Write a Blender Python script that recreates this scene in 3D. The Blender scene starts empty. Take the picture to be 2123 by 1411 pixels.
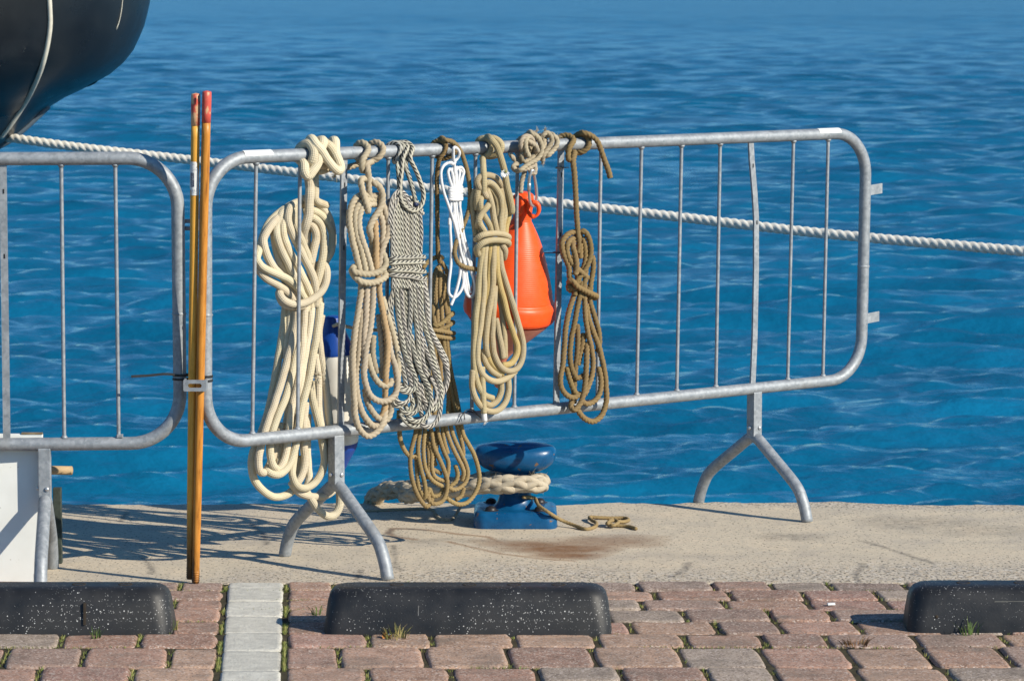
import bpy, math, random
import numpy as np
from mathutils import Vector
random.seed(7); RNG = np.random.default_rng(11)
S = bpy.context.scene

# ------------------------------------------------------------------ camera, sky, sun, exposure
F, CX, CY, H = 7000.0, 1061.5, 705.5, 1.6          # focal length / centre in photo pixels, eye height
PITCH = math.atan((CY + 46) / F)
cp, sp = math.cos(PITCH), math.sin(PITCH)
cam = bpy.data.objects.new('camera', bpy.data.cameras.new('camera'))
S.collection.objects.link(cam); S.camera = cam
cam.location = (0, 0, H)
cam.rotation_euler = (math.pi / 2 - PITCH, 0, 0)
cam.data.sensor_width = 36.0
cam.data.lens = 36.0 * F / 2123.0
cam.data.clip_start = 0.1; cam.data.clip_end = 4000
cam.data.dof.use_dof = True
cam.data.dof.focus_distance = 9.35
cam.data.dof.aperture_fstop = 14.0

SUN_EL, SUN_AZ = math.radians(29.5), math.radians(123)   # azimuth clockwise from +Y
tosun = Vector((math.sin(SUN_AZ) * math.cos(SUN_EL), math.cos(SUN_AZ) * math.cos(SUN_EL), math.sin(SUN_EL)))
W = bpy.data.worlds.new('World'); S.world = W; W.use_nodes = True
nt = W.node_tree
bg = nt.nodes['Background']
sky = nt.nodes.new('ShaderNodeTexSky'); sky.sky_type = 'NISHITA'; sky.sun_disc = False
sky.sun_elevation = SUN_EL; sky.sun_rotation = SUN_AZ
sky.air_density = 0.8; sky.dust_density = 0.0; sky.ozone_density = 3.0
gain = nt.nodes.new('ShaderNodeMix'); gain.data_type = 'RGBA'; gain.blend_type = 'MULTIPLY'
gain.inputs[0].default_value = 1.0; gain.inputs[7].default_value = (.58, .95, 1.12, 1)     # deep clear winter sky
nt.links.new(sky.outputs[0], gain.inputs[6]); nt.links.new(gain.outputs[2], bg.inputs[0]); bg.inputs[1].default_value = 0.095
sun = bpy.data.objects.new('sun', bpy.data.lights.new('sun', 'SUN'))
S.collection.objects.link(sun)
sun.data.energy = 4.9; sun.data.angle = math.radians(0.5); sun.data.color = (1.0, 0.92, 0.78)
sun.rotation_euler = (-tosun).to_track_quat('-Z', 'Y').to_euler()
S.view_settings.view_transform = 'Standard'; S.view_settings.look = 'None'
S.view_settings.exposure = 0.35; S.view_settings.gamma = 1.0
S.view_settings.use_curve_mapping = False

# ------------------------------------------------------------------ measuring helpers (photo pixel -> point on a real plane)
CAM = np.array([0.0, 0.0, H])
def ray(x, y):
    a = (x - CX) / F; b = -(y - CY) / F
    return np.array([a, cp + b * sp, -sp + b * cp])
def G(x, y, z=0.0):                       # point of a horizontal plane
    r = ray(x, y); return CAM + r * ((z - H) / r[2])
def D(x, y, Y):                           # point at depth Y
    r = ray(x, y); return CAM + r * (Y / r[1])
LEAN = math.radians(1.0)
class Plane:                              # a barrier's own frame: s along, n towards the camera, z up
    def __init__(self, o, ang, lean=LEAN):
        self.o = np.array(o, float); self.u = np.array([math.cos(ang), math.sin(ang), 0.0])
        self.n = np.array([self.u[1], -self.u[0], 0.0]); self.t = math.tan(lean)
    def P(self, s, n, z):
        return self.o + self.u * s + self.n * (n + z * self.t) + np.array([0, 0, z])
    def px(self, x, y, n=0.0):
        nn = self.n - np.array([0, 0, self.t]); r = ray(x, y)
        return CAM + r * (np.dot(self.o + self.n * n - CAM, nn) / np.dot(r, nn))
    def s_of(self, x, y):
        return float(np.dot(self.px(x, y) - self.o, self.u))
A_ = G(696, 1176); B_ = G(1560, 1061)
BAR = Plane(A_, math.atan2(B_[1] - A_[1], B_[0] - A_[0]))
RAIL_Z, LOW_Z, RAIL_R = 1.130, 0.376, 0.0175

# ------------------------------------------------------------------ mesh helpers
def tag(o, label=None, cat=None, group=None, kind=None):
    if label: o['label'] = label
    if cat: o['category'] = cat
    if group: o['group'] = group
    if kind: o['kind'] = kind
    return o
def thing(name, loc, label, cat, group=None):
    o = bpy.data.objects.new(name, None); S.collection.objects.link(o)
    o.location = tuple(loc); o.empty_display_size = 0.05
    return tag(o, label, cat, group)
class MB:
    """collects shapes of ONE part, in world coordinates"""
    def __init__(self): self.v = []; self.f = []; self.uv = []; self.c = []; self.n = 0; self.sm = []
    def add(self, v, f, uv=None, c=None, smooth=True):
        v = np.asarray(v, float)
        self.v.append(v)
        for k, face in enumerate(f):
            self.f.append([int(i) + self.n for i in face])
            self.uv.append(uv[k] if uv is not None else [(0, 0)] * len(face))
            self.sm.append(smooth)
        if c is None: c = (1, 1, 1, 1)
        c = np.asarray(c, float)
        self.c.append(np.tile(c, (len(v), 1)) if c.ndim == 1 else c)
        self.n += len(v)
        return self
    def build(self, name, mat, parent=None):
        V = np.concatenate(self.v)
        base = np.array(parent_origin(parent)) if parent else np.zeros(3)
        me = bpy.data.meshes.new(name)
        me.from_pydata([tuple(p) for p in (V - base)], [], self.f)
        me.polygons.foreach_set('use_smooth', self.sm)
        uvl = me.uv_layers.new(name='uv')
        uvl.data.foreach_set('uv', np.array([q for u in self.uv for q in u], float).ravel())
        ca = me.color_attributes.new('tint', 'FLOAT_COLOR', 'POINT')
        ca.data.foreach_set('color', np.concatenate(self.c).ravel())
        me.materials.append(mat); me.update()
        o = bpy.data.objects.new(name, me); S.collection.objects.link(o)
        if parent: o.parent = parent
        return o
def parent_origin(p):
    v = np.zeros(3)
    while p is not None:
        v += np.array(p.location); p = p.parent
    return v
def spline(pts, step):
    """centripetal Catmull-Rom through pts, resampled at even steps"""
    P = np.asarray(pts, float)
    if len(P) < 2: return P
    P = np.vstack([2 * P[0] - P[1], P, 2 * P[-1] - P[-2]])
    out = []
    for i in range(1, len(P) - 2):
        p0, p1, p2, p3 = P[i - 1:i + 3]
        t1 = max(np.linalg.norm(p1 - p0), 1e-6) ** .5; t2 = t1 + max(np.linalg.norm(p2 - p1), 1e-6) ** .5
        t3 = t2 + max(np.linalg.norm(p3 - p2), 1e-6) ** .5
        t = np.linspace(t1, t2, 24, endpoint=False)[:, None]
        a1 = (t1 - t) / t1 * p0 + t / t1 * p1
        a2 = (t2 - t) / (t2 - t1) * p1 + (t - t1) / (t2 - t1) * p2
        a3 = (t3 - t) / (t3 - t2) * p2 + (t - t2) / (t3 - t2) * p3
        b1 = (t2 - t) / t2 * a1 + t / t2 * a2
        b2 = (t3 - t) / (t3 - t1) * a2 + (t - t1) / (t3 - t1) * a3
        out.append((t2 - t) / (t2 - t1) * b1 + (t - t1) / (t2 - t1) * b2)
    out.append(P[-2][None]); C = np.concatenate(out)
    L = np.concatenate([[0], np.cumsum(np.linalg.norm(np.diff(C, axis=0), axis=1))])
    m = max(3, int(L[-1] / step) + 1); q = np.linspace(0, L[-1], m)
    return np.stack([np.interp(q, L, C[:, k]) for k in range(3)], 1)
def frames(C, closed=False):
    T = np.gradient(C, axis=0); T /= np.linalg.norm(T, axis=1)[:, None] + 1e-12
    a = np.array([0, 0, 1.0]) if abs(T[0][2]) < .9 else np.array([1.0, 0, 0])
    N = np.zeros_like(C); n = a - T[0] * np.dot(a, T[0]); n /= np.linalg.norm(n); N[0] = n
    for i in range(1, len(C)):
        n = n - T[i] * np.dot(n, T[i]); l = np.linalg.norm(n)
        if l < 1e-6: n = N[i - 1]
        else: n = n / l
        N[i] = n
    return T, N, np.cross(T, N)
def tube(mb, C, R, seg=12, lobes=0, amp=0.0, pitch=0.04, hand=1, cap=True, tint=(1, 1, 1, 1), u0=0.0, smooth=True, hole=False):
    C = np.asarray(C, float); m = len(C)
    R = np.full(m, R) if np.ndim(R) == 0 else np.asarray(R, float)
    T, N, Bn = frames(C)
    L = np.concatenate([[0], np.cumsum(np.linalg.norm(np.diff(C, axis=0), axis=1))]) + u0
    ph = np.linspace(0, 2 * math.pi, seg, endpoint=False)
    rr = np.repeat(R[:, None], seg, 1)
    if lobes:
        q = np.abs(np.cos(lobes / 2 * (ph[None] - hand * 2 * math.pi * L[:, None] / pitch)))
        rr = rr * (1 - amp + amp * q ** 0.7)
    V = C[:, None] + rr[..., None] * (np.cos(ph)[None, :, None] * N[:, None] + np.sin(ph)[None, :, None] * Bn[:, None])
    V = V.reshape(-1, 3)
    f = []; uv = []
    for i in range(m - 1):
        for j in range(seg):
            k = (j + 1) % seg
            f.append((i * seg + j, i * seg + k, (i + 1) * seg + k, (i + 1) * seg + j))
            v0, v1 = j / seg, (j + 1) / seg
            uv.append([(L[i], v0), (L[i], v1), (L[i + 1], v1), (L[i + 1], v0)])
    if cap:
        c0 = len(V); V = np.vstack([V, C[0] - T[0] * R[0] * .25, C[-1] + T[-1] * R[-1] * .25])
        for j in range(seg):
            k = (j + 1) % seg
            f.append((c0, k, j)); uv.append([(L[0], .5)] * 3)
            f.append((c0 + 1, (m - 1) * seg + j, (m - 1) * seg + k)); uv.append([(L[-1], .5)] * 3)
    mb.add(V, f, uv, tint, smooth)
    return mb
def loop_tube(mb, C, R, seg=12, tint=(1, 1, 1, 1)):
    """tube along a closed planar loop"""
    C = np.asarray(C, float); m = len(C)
    T = np.roll(C, -1, 0) - np.roll(C, 1, 0); T /= np.linalg.norm(T, axis=1)[:, None]
    nz = np.cross(C[m // 4] - C[0], C[m // 2] - C[0]); nz /= np.linalg.norm(nz)
    Bn = np.cross(T, nz)
    L = np.concatenate([[0], np.cumsum(np.linalg.norm(np.diff(C, axis=0), axis=1))])
    ph = np.linspace(0, 2 * math.pi, seg, endpoint=False)
    V = C[:, None] + R * (np.cos(ph)[None, :, None] * nz + np.sin(ph)[None, :, None] * Bn[:, None])
    f = []; uv = []
    for i in range(m):
        a = (i + 1) % m
        for j in range(seg):
            k = (j + 1) % seg
            f.append((i * seg + j, a * seg + j, a * seg + k, i * seg + k)); uv.append([(L[i], j / seg)] * 4)
    mb.add(V.reshape(-1, 3), f, uv, tint)
def obox(mb, c, ax, ay, az, bev=0.0, tint=(1, 1, 1, 1)):
    """oriented box, half-axis vectors ax ay az, small chamfer"""
    c, ax, ay, az = [np.asarray(q, float) for q in (c, ax, ay, az)]
    la, lb, lc = [np.linalg.norm(q) for q in (ax, ay, az)]
    ux, uy, uz = ax / la, ay / lb, az / lc
    b = min(bev, la * .9, lb * .9, lc * .9)
    if b <= 0:
        V = [c + sx * ax + sy * ay + sz * az for sx in (-1, 1) for sy in (-1, 1) for sz in (-1, 1)]
        f = [(0, 1, 3, 2), (4, 6, 7, 5), (0, 4, 5, 1), (2, 3, 7, 6), (0, 2, 6, 4), (1, 5, 7, 3)]
        return mb.add(V, f, None, tint, False)
    import bmesh
    bm = bmesh.new(); bmesh.ops.create_cube(bm, size=2)
    for v in bm.verts: v.co = Vector((v.co.x * la, v.co.y * lb, v.co.z * lc))
    bmesh.ops.bevel(bm, geom=bm.edges[:], offset=b, segments=2, profile=.6, affect='EDGES')
    bm.verts.index_update()
    V = [c + ux * v.co.x + uy * v.co.y + uz * v.co.z for v in bm.verts]
    f = [[v.index for v in q.verts] for q in bm.faces]; bm.free()
    return mb.add(V, f, None, tint, False)
def lathe(mb, o, axis, prof, seg=40, tint=(1, 1, 1, 1)):
    """prof: list of (t along axis, radius)"""
    o = np.asarray(o, float); ax = np.asarray(axis, float); ax /= np.linalg.norm(ax)
    a = np.cross(ax, [0, 1.0, 0]); a /= np.linalg.norm(a); b = np.cross(ax, a)
    ph = np.linspace(0, 2 * math.pi, seg, endpoint=False)
    V = []; f = []; uv = []
    for t, r in prof:
        for p in ph: V.append(o + ax * t + (a * math.cos(p) + b * math.sin(p)) * max(r, 1e-4))
    for i in range(len(prof) - 1):
        for j in range(seg):
            k = (j + 1) % seg
            f.append((i * seg + j, (i + 1) * seg + j, (i + 1) * seg + k, i * seg + k))
            uv.append([(prof[i][0], j / seg), (prof[i + 1][0], j / seg), (prof[i + 1][0], (j + 1) / seg), (prof[i][0], (j + 1) / seg)])
    mb.add(V, f, uv, tint)
    return mb
def smooth_prof(pr, n=60):
    pr = np.array(pr, float); q = spline(np.c_[pr, np.zeros(len(pr))], max(1e-4, np.ptp(pr[:, 0]) / n))
    return [(a, max(b, 0.0002)) for a, b, _ in q]
# value noise
_tab = RNG.random((256, 256))
def vnoise(x, y):
    xi = np.floor(x).astype(int); yi = np.floor(y).astype(int); fx = x - xi; fy = y - yi
    fx = fx * fx * (3 - 2 * fx); fy = fy * fy * (3 - 2 * fy)
    g = lambda a, b: _tab[a & 255, b & 255]
    return (g(xi, yi) * (1 - fx) + g(xi + 1, yi) * fx) * (1 - fy) + (g(xi, yi + 1) * (1 - fx) + g(xi + 1, yi + 1) * fx) * fy
def fbm(x, y, o=4):
    s = 0; a = .5
    for k in range(o): s = s + a * vnoise(x * 2 ** k + 17 * k, y * 2 ** k + 31 * k); a *= .5
    return s

# ------------------------------------------------------------------ materials
class NT:
    def __init__(self, name, rough=.6, metal=0.0, ior=1.45, spec=.5):
        self.m = bpy.data.materials.new(name); self.m.use_nodes = True
        self.t = self.m.node_tree; self.b = self.t.nodes['Principled BSDF']
        self.b.inputs['Roughness'].default_value = rough; self.b.inputs['Metallic'].default_value = metal
        self.b.inputs['IOR'].default_value = ior; self.b.inputs['Specular IOR Level'].default_value = spec
    def n(self, kind, **kw):
        q = self.t.nodes.new(kind)
        for k, v in kw.items():
            if k.startswith('i_'): q.inputs[k[2:].replace('_', ' ')].default_value = v
            else: setattr(q, k, v)
        return q
    def l(self, a, b): self.t.links.new(a, b); return self
    def coord(self, which='Object'): return self.n('ShaderNodeTexCoord').outputs[which]
    def mapping(self, src, scale=(1, 1, 1), rot=(0, 0, 0)):
        q = self.n('ShaderNodeMapping'); q.inputs['Scale'].default_value = scale; q.inputs['Rotation'].default_value = rot
        self.l(src, q.inputs['Vector']); return q.outputs[0]
    def noise(self, src, scale, detail=4, rough=.55):
        q = self.n('ShaderNodeTexNoise'); q.inputs['Scale'].default_value = scale
        q.inputs['Detail'].default_value = detail; q.inputs['Roughness'].default_value = rough
        self.l(src, q.inputs['Vector']); return q.outputs['Fac']
    def voro(self, src, scale, feature='F1', out='Distance'):
        q = self.n('ShaderNodeTexVoronoi'); q.feature = feature; q.inputs['Scale'].default_value = scale
        self.l(src, q.inputs['Vector']); return q.outputs[out]
    def ramp(self, src, stops, interp='LINEAR'):
        q = self.n('ShaderNodeValToRGB'); cr = q.color_ramp; cr.interpolation = interp
        while len(cr.elements) < len(stops): cr.elements.new(.5)
        for e, (p, c) in zip(cr.elements, stops):
            e.position = p; e.color = (c, c, c, 1) if np.ndim(c) == 0 else (*c, 1)
        self.l(src, q.inputs[0]); return q.outputs[0]
    def mix(self, fac, a, b, mode='MIX'):
        q = self.n('ShaderNodeMix'); q.data_type = 'RGBA'; q.blend_type = mode
        for s, v in ((q.inputs[0], fac), (q.inputs[6], a), (q.inputs[7], b)):
            if hasattr(v, 'is_linked'): self.l(v, s)
            elif s == q.inputs[0]: s.default_value = v
            else: s.default_value = (v, v, v, 1) if np.ndim(v) == 0 else (*v, 1)
        return q.outputs[2]
    def math(self, op, a, b=0.0, c=0.0):
        q = self.n('ShaderNodeMath'); q.operation = op
        for s, v in zip(q.inputs, (a, b, c)):
            if hasattr(v, 'is_linked'): self.l(v, s)
            else: s.default_value = v
        return q.outputs[0]
    def attr(self, name='tint', out='Color'):
        q = self.n('ShaderNodeAttribute'); q.attribute_name = name; return q.outputs[out]
    def color(self, c):
        if hasattr(c, 'is_linked'): self.l(c, self.b.inputs['Base Color'])
        else: self.b.inputs['Base Color'].default_value = (*c, 1)
        return self
    def roughness(self, s): self.l(s, self.b.inputs['Roughness']); return self
    def bump(self, h, strength=.5, dist=.002, prev=None):
        q = self.n('ShaderNodeBump'); q.inputs['Strength'].default_value = strength; q.inputs['Distance'].default_value = dist
        self.l(h, q.inputs['Height'])
        if prev is not None: self.l(prev, q.inputs['Normal'])
        self.l(q.outputs[0], self.b.inputs['Normal']); return q.outputs[0]

def mat_galv():
    k = NT('galvanised_steel', .5, .35)
    c = k.coord(); n1 = k.noise(c, 38, 5, .6); n2 = k.noise(c, 9, 3)
    v = k.voro(c, 120, out='Color')
    base = k.ramp(n1, [(.3, (.20, .222, .245)), (.7, (.36, .385, .41))])
    base = k.mix(.45, base, k.mix(v, (.17, .19, .21), (.42, .44, .46)))
    base = k.mix(k.ramp(n2, [(.62, 0), (.75, .5)]), base, (.25, .245, .23))
    k.color(base); k.roughness(k.ramp(n1, [(.3, .5), (.7, .66)])); k.bump(n1, .15, .001); return k.m
def mat_plain(name, col, rough=.5, metal=0, var=.18, scale=40, bump=.1, spec=.5):
    k = NT(name, rough, metal, spec=spec); n = k.noise(k.coord(), scale, 5)
    a = tuple(x * (1 - var) for x in col); b = tuple(min(1, x * (1 + var)) for x in col)
    k.color(k.ramp(n, [(.3, a), (.7, b)])); k.bump(n, bump, .001); return k.m
def mat_rope(name, c0, c1, kind='laid', pitch=.04, lobes=3, hand=1, dirt_shade=(.16, .12, .08), dirtamt=.35, fuzz=900):
    k = NT(name, .85, spec=.25); c = k.coord(); uv = k.coord('UV')
    n1 = k.noise(c, 28, 4); n2 = k.noise(c, fuzz, 2, .6)
    base = k.mix(n1, c0, c1)
    base = k.mix(k.ramp(n1, [(.5, 0), (.78, dirtamt)]), base, dirt_shade)
    base = k.mix(1.0, base, k.attr(), 'MULTIPLY')
    sx = k.n('ShaderNodeSeparateXYZ'); k.l(uv, sx.inputs[0]); u, v = sx.outputs[0], sx.outputs[1]
    if kind == 'laid':
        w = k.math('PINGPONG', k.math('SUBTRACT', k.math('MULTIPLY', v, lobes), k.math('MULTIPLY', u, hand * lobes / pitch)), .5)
        # fibres run across the strands, opposite to the lay
        fib = k.n('ShaderNodeCombineXYZ'); k.l(k.math('ADD', k.math('MULTIPLY', v, 40), k.math('MULTIPLY', u, 260 * hand)), fib.inputs[0])
        fn = k.noise(fib.outputs[0], 1.6, 2)
        base = k.mix(k.math('MULTIPLY', k.ramp(fn, [(.35, 0), (.7, 1)]), .22), base, dirt_shade)
        base = k.mix(k.ramp(w, [(.36, 0), (.5, .4)]), base, dirt_shade)  # strand grooves: some held dirt, plus crevice shading painted into the base colour
        h = k.math('ADD', k.math('MULTIPLY', fn, .35), k.math('MULTIPLY', n2, .5))
        k.bump(h, .6, .0012)
    elif kind == 'braid':
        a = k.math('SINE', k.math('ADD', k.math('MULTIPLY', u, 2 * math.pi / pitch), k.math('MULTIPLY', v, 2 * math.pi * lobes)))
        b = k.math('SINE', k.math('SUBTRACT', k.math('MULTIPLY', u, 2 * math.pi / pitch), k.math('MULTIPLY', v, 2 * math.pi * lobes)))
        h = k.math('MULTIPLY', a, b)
        base = k.mix(k.math('MULTIPLY', k.ramp(h, [(0.0, 1), (.5, 0)]), .3), base, dirt_shade)  # base colour darker in the low spots of the weave
        k.bump(k.math('ADD', h, k.math('MULTIPLY', n2, .8)), .55, .0011)
    elif kind == 'fleck':
        row = k.math('FRACT', k.math('MULTIPLY', v, 3))
        al = k.math('FRACT', k.math('ADD', k.math('DIVIDE', u, pitch), k.math('MULTIPLY', v, 4.5)))
        m1 = k.math('MULTIPLY', k.math('LESS_THAN', al, .48), k.math('LESS_THAN', k.math('ABSOLUTE', k.math('SUBTRACT', row, .5)), .34))
        base = k.mix(m1, base, (.012, .012, .016))
        k.bump(n2, .4, .001)
    k.color(base); return k.m

M = {}
M['galv'] = mat_galv()
M['black_plastic'] = mat_plain('black_plastic', (.018, .018, .02), .45)
M['sticker'] = mat_plain('white_sticker', (.72, .72, .70), .45, var=.06)
M['steel'] = mat_plain('polished_steel', (.62, .62, .62), .38, .75, .08)
M['rope_cream'] = mat_rope('cream_braided_rope', (.66, .585, .42), (.74, .69, .55), 'braid', .0085, 7, dirt_shade=(.36, .25, .12), dirtamt=.35)
M['rope_beige'] = mat_rope('beige_laid_rope', (.43, .365, .26), (.52, .45, .335), 'laid', .040, 3, dirt_shade=(.26, .19, .12), dirtamt=.3)
M['rope_fleck'] = mat_rope('black_flecked_rope', (.43, .41, .35), (.52, .50, .43), 'fleck', .0145, dirt_shade=(.4, .37, .3), dirtamt=.2)
M['rope_tan'] = mat_rope('tan_laid_rope', (.25, .178, .080), (.34, .25, .122), 'laid', .028, 3, dirt_shade=(.17, .11, .05), dirtamt=.4)
M['rope_olive'] = mat_rope('olive_braided_rope', (.37, .30, .17), (.56, .51, .38), 'braid', .0080, 7, dirt_shade=(.36, .23, .07), dirtamt=.5)
M['rope_brown'] = mat_rope('brown_hemp_rope', (.20, .138, .060), (.28, .20, .095), 'laid', .036, 3, dirt_shade=(.12, .07, .03), dirtamt=.4)
M['rope_grey'] = mat_rope('weathered_grey_rope', (.37, .31, .22), (.47, .41, .31), 'laid', .036, 3, dirt_shade=(.15, .11, .07), dirtamt=.5)
M['rope_white'] = mat_rope('white_cord', (.80, .80, .80), (.84, .84, .84), 'braid', .005, 8, dirt_shade=(.6, .6, .62), dirtamt=.1)
M['rope_moor'] = mat_rope('white_mooring_rope', (.76, .73, .65), (.82, .79, .72), 'laid', .092, 3, dirt_shade=(.36, .32, .24), dirtamt=.3)
M['hawser'] = mat_rope('plaited_hawser', (.40, .345, .26), (.52, .46, .36), 'laid', .06, 3, dirt_shade=(.26, .21, .15), dirtamt=.45, fuzz=500)

# ------------------------------------------------------------------ THE SETTING: water, quay, paving
def build_water():
    k = NT('sea_water', .12, 0, 1.40); k.b.inputs['Specular Tint'].default_value = (.8, .92, 1.0, 1)
    c = k.coord()
    big = k.noise(k.mapping(c, (.5, .9, 1)), 1.0, 4)
    k.color(k.ramp(big, [(.3, (.0015, .072, .15)), (.7, (.004, .135, .27))]))
    n1 = k.noise(k.mapping(c, (1.0, 2.4, 1)), 2.6, 3, .5)
    sy = k.n('ShaderNodeSeparateXYZ'); k.l(c, sy.inputs[0])
    k.roughness(k.ramp(k.math('MULTIPLY', sy.outputs[1], .005), [(.08, .10), (.35, .17), (1.0, .27)]))   # unresolved ripples farther out
    n3 = k.noise(k.mapping(c, (1.0, 2.0, 1)), 8.0, 3, .6)
    k.bump(k.math('ADD', n1, k.math('MULTIPLY', n3, .6)), .85, .035)
    Y = [10.12]
    while Y[-1] < 620: Y.append(Y[-1] + (.048 if Y[-1] < 15 else .0032 * Y[-1] if Y[-1] < 230 else .007 * Y[-1]))
    Y = np.array(Y); nx = 640
    T_ = np.linspace(-1, 1, nx)
    X = T_[None] * (Y[:, None] * .22 + 1.6); YY = np.repeat(Y[:, None], nx, 1)
    dy = np.gradient(Y)[:, None] * .9; dx = (Y * .44 + 3.2)[:, None] / nx
    Z = np.zeros_like(X)
    r = np.random.default_rng(5)
    for i in range(140):
        lam = .11 * (1.15 / .11) ** r.random()
        th = math.radians(90 + r.normal(6, 19)); kx, ky = math.cos(th) * 2 * math.pi / lam, math.sin(th) * 2 * math.pi / lam
        a = .0076 * lam ** .95 * (.5 + r.random())
        samp = np.maximum(abs(math.sin(th)) * dy, abs(math.cos(th)) * dx) / lam
        att = np.clip(1.6 - samp * 3.2, 0, 1)
        w = kx * X + ky * YY + r.random() * 6.28 + 1.5 * vnoise(X * .35 + i, YY * .35)
        Z += a * att * np.sin(w)
    for i in range(46):                                             # longer swell, seen far out
        lam = 1.2 * (9 / 1.2) ** r.random(); th = math.radians(90 + r.normal(8, 30)); kx, ky = math.cos(th) * 2 * math.pi / lam, math.sin(th) * 2 * math.pi / lam
        samp = np.maximum(abs(math.sin(th)) * dy, abs(math.cos(th)) * dx) / lam
        att = np.clip(1.6 - samp * 3.2, 0, 1) * np.clip((YY - 4 - 6 * lam) / (10 + 8 * lam), 0, 1)
        Z += .0016 * lam * (.4 + r.random()) * att * np.sin(kx * X + ky * YY + r.random() * 6.28 + 2.5 * vnoise(X * .5 / lam + i, YY * .3 / lam))
    Z -= 1.0
    V = np.stack([X, YY, Z], -1).reshape(-1, 3)
    m = len(Y)
    idx = np.arange(m * nx).reshape(m, nx)
    f = np.stack([idx[:-1, :-1], idx[:-1, 1:], idx[1:, 1:], idx[1:, :-1]], -1).reshape(-1, 4)
    # skirt of open sea to the horizon on every seaward side
    me = bpy.data.meshes.new('water')
    base = len(V)
    far = []
    V2 = np.vstack([V, [(-1500, 10.12, -1.02), (X[0, 0], 10.12, -1.02), (-1500, 620, -1.02), (X[-1, 0], 620, -1.02), (1500, 10.12, -1.02), (X[0, -1], 10.12, -1.02), (1500, 620, -1.02), (X[-1, -1], 620, -1.02), (-1500, 3000, -1.02), (1500, 3000, -1.02)]])
    b = base
    fl = f.tolist() + [(b, b + 1, b + 3, b + 2), (b + 5, b + 4, b + 6, b + 7), (b + 2, b + 3, b + 7, b + 6, b + 9, b + 8)]
    me.from_pydata(V2.tolist(), [], fl)
    me.polygons.foreach_set('use_smooth', [True] * len(fl))
    me.materials.append(k.m); me.update()
    o = bpy.data.objects.new('water', me); S.collection.objects.link(o)
    return tag(o, 'rippled deep blue sea water beyond the quay edge', 'water', kind='structure')
build_water()

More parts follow.
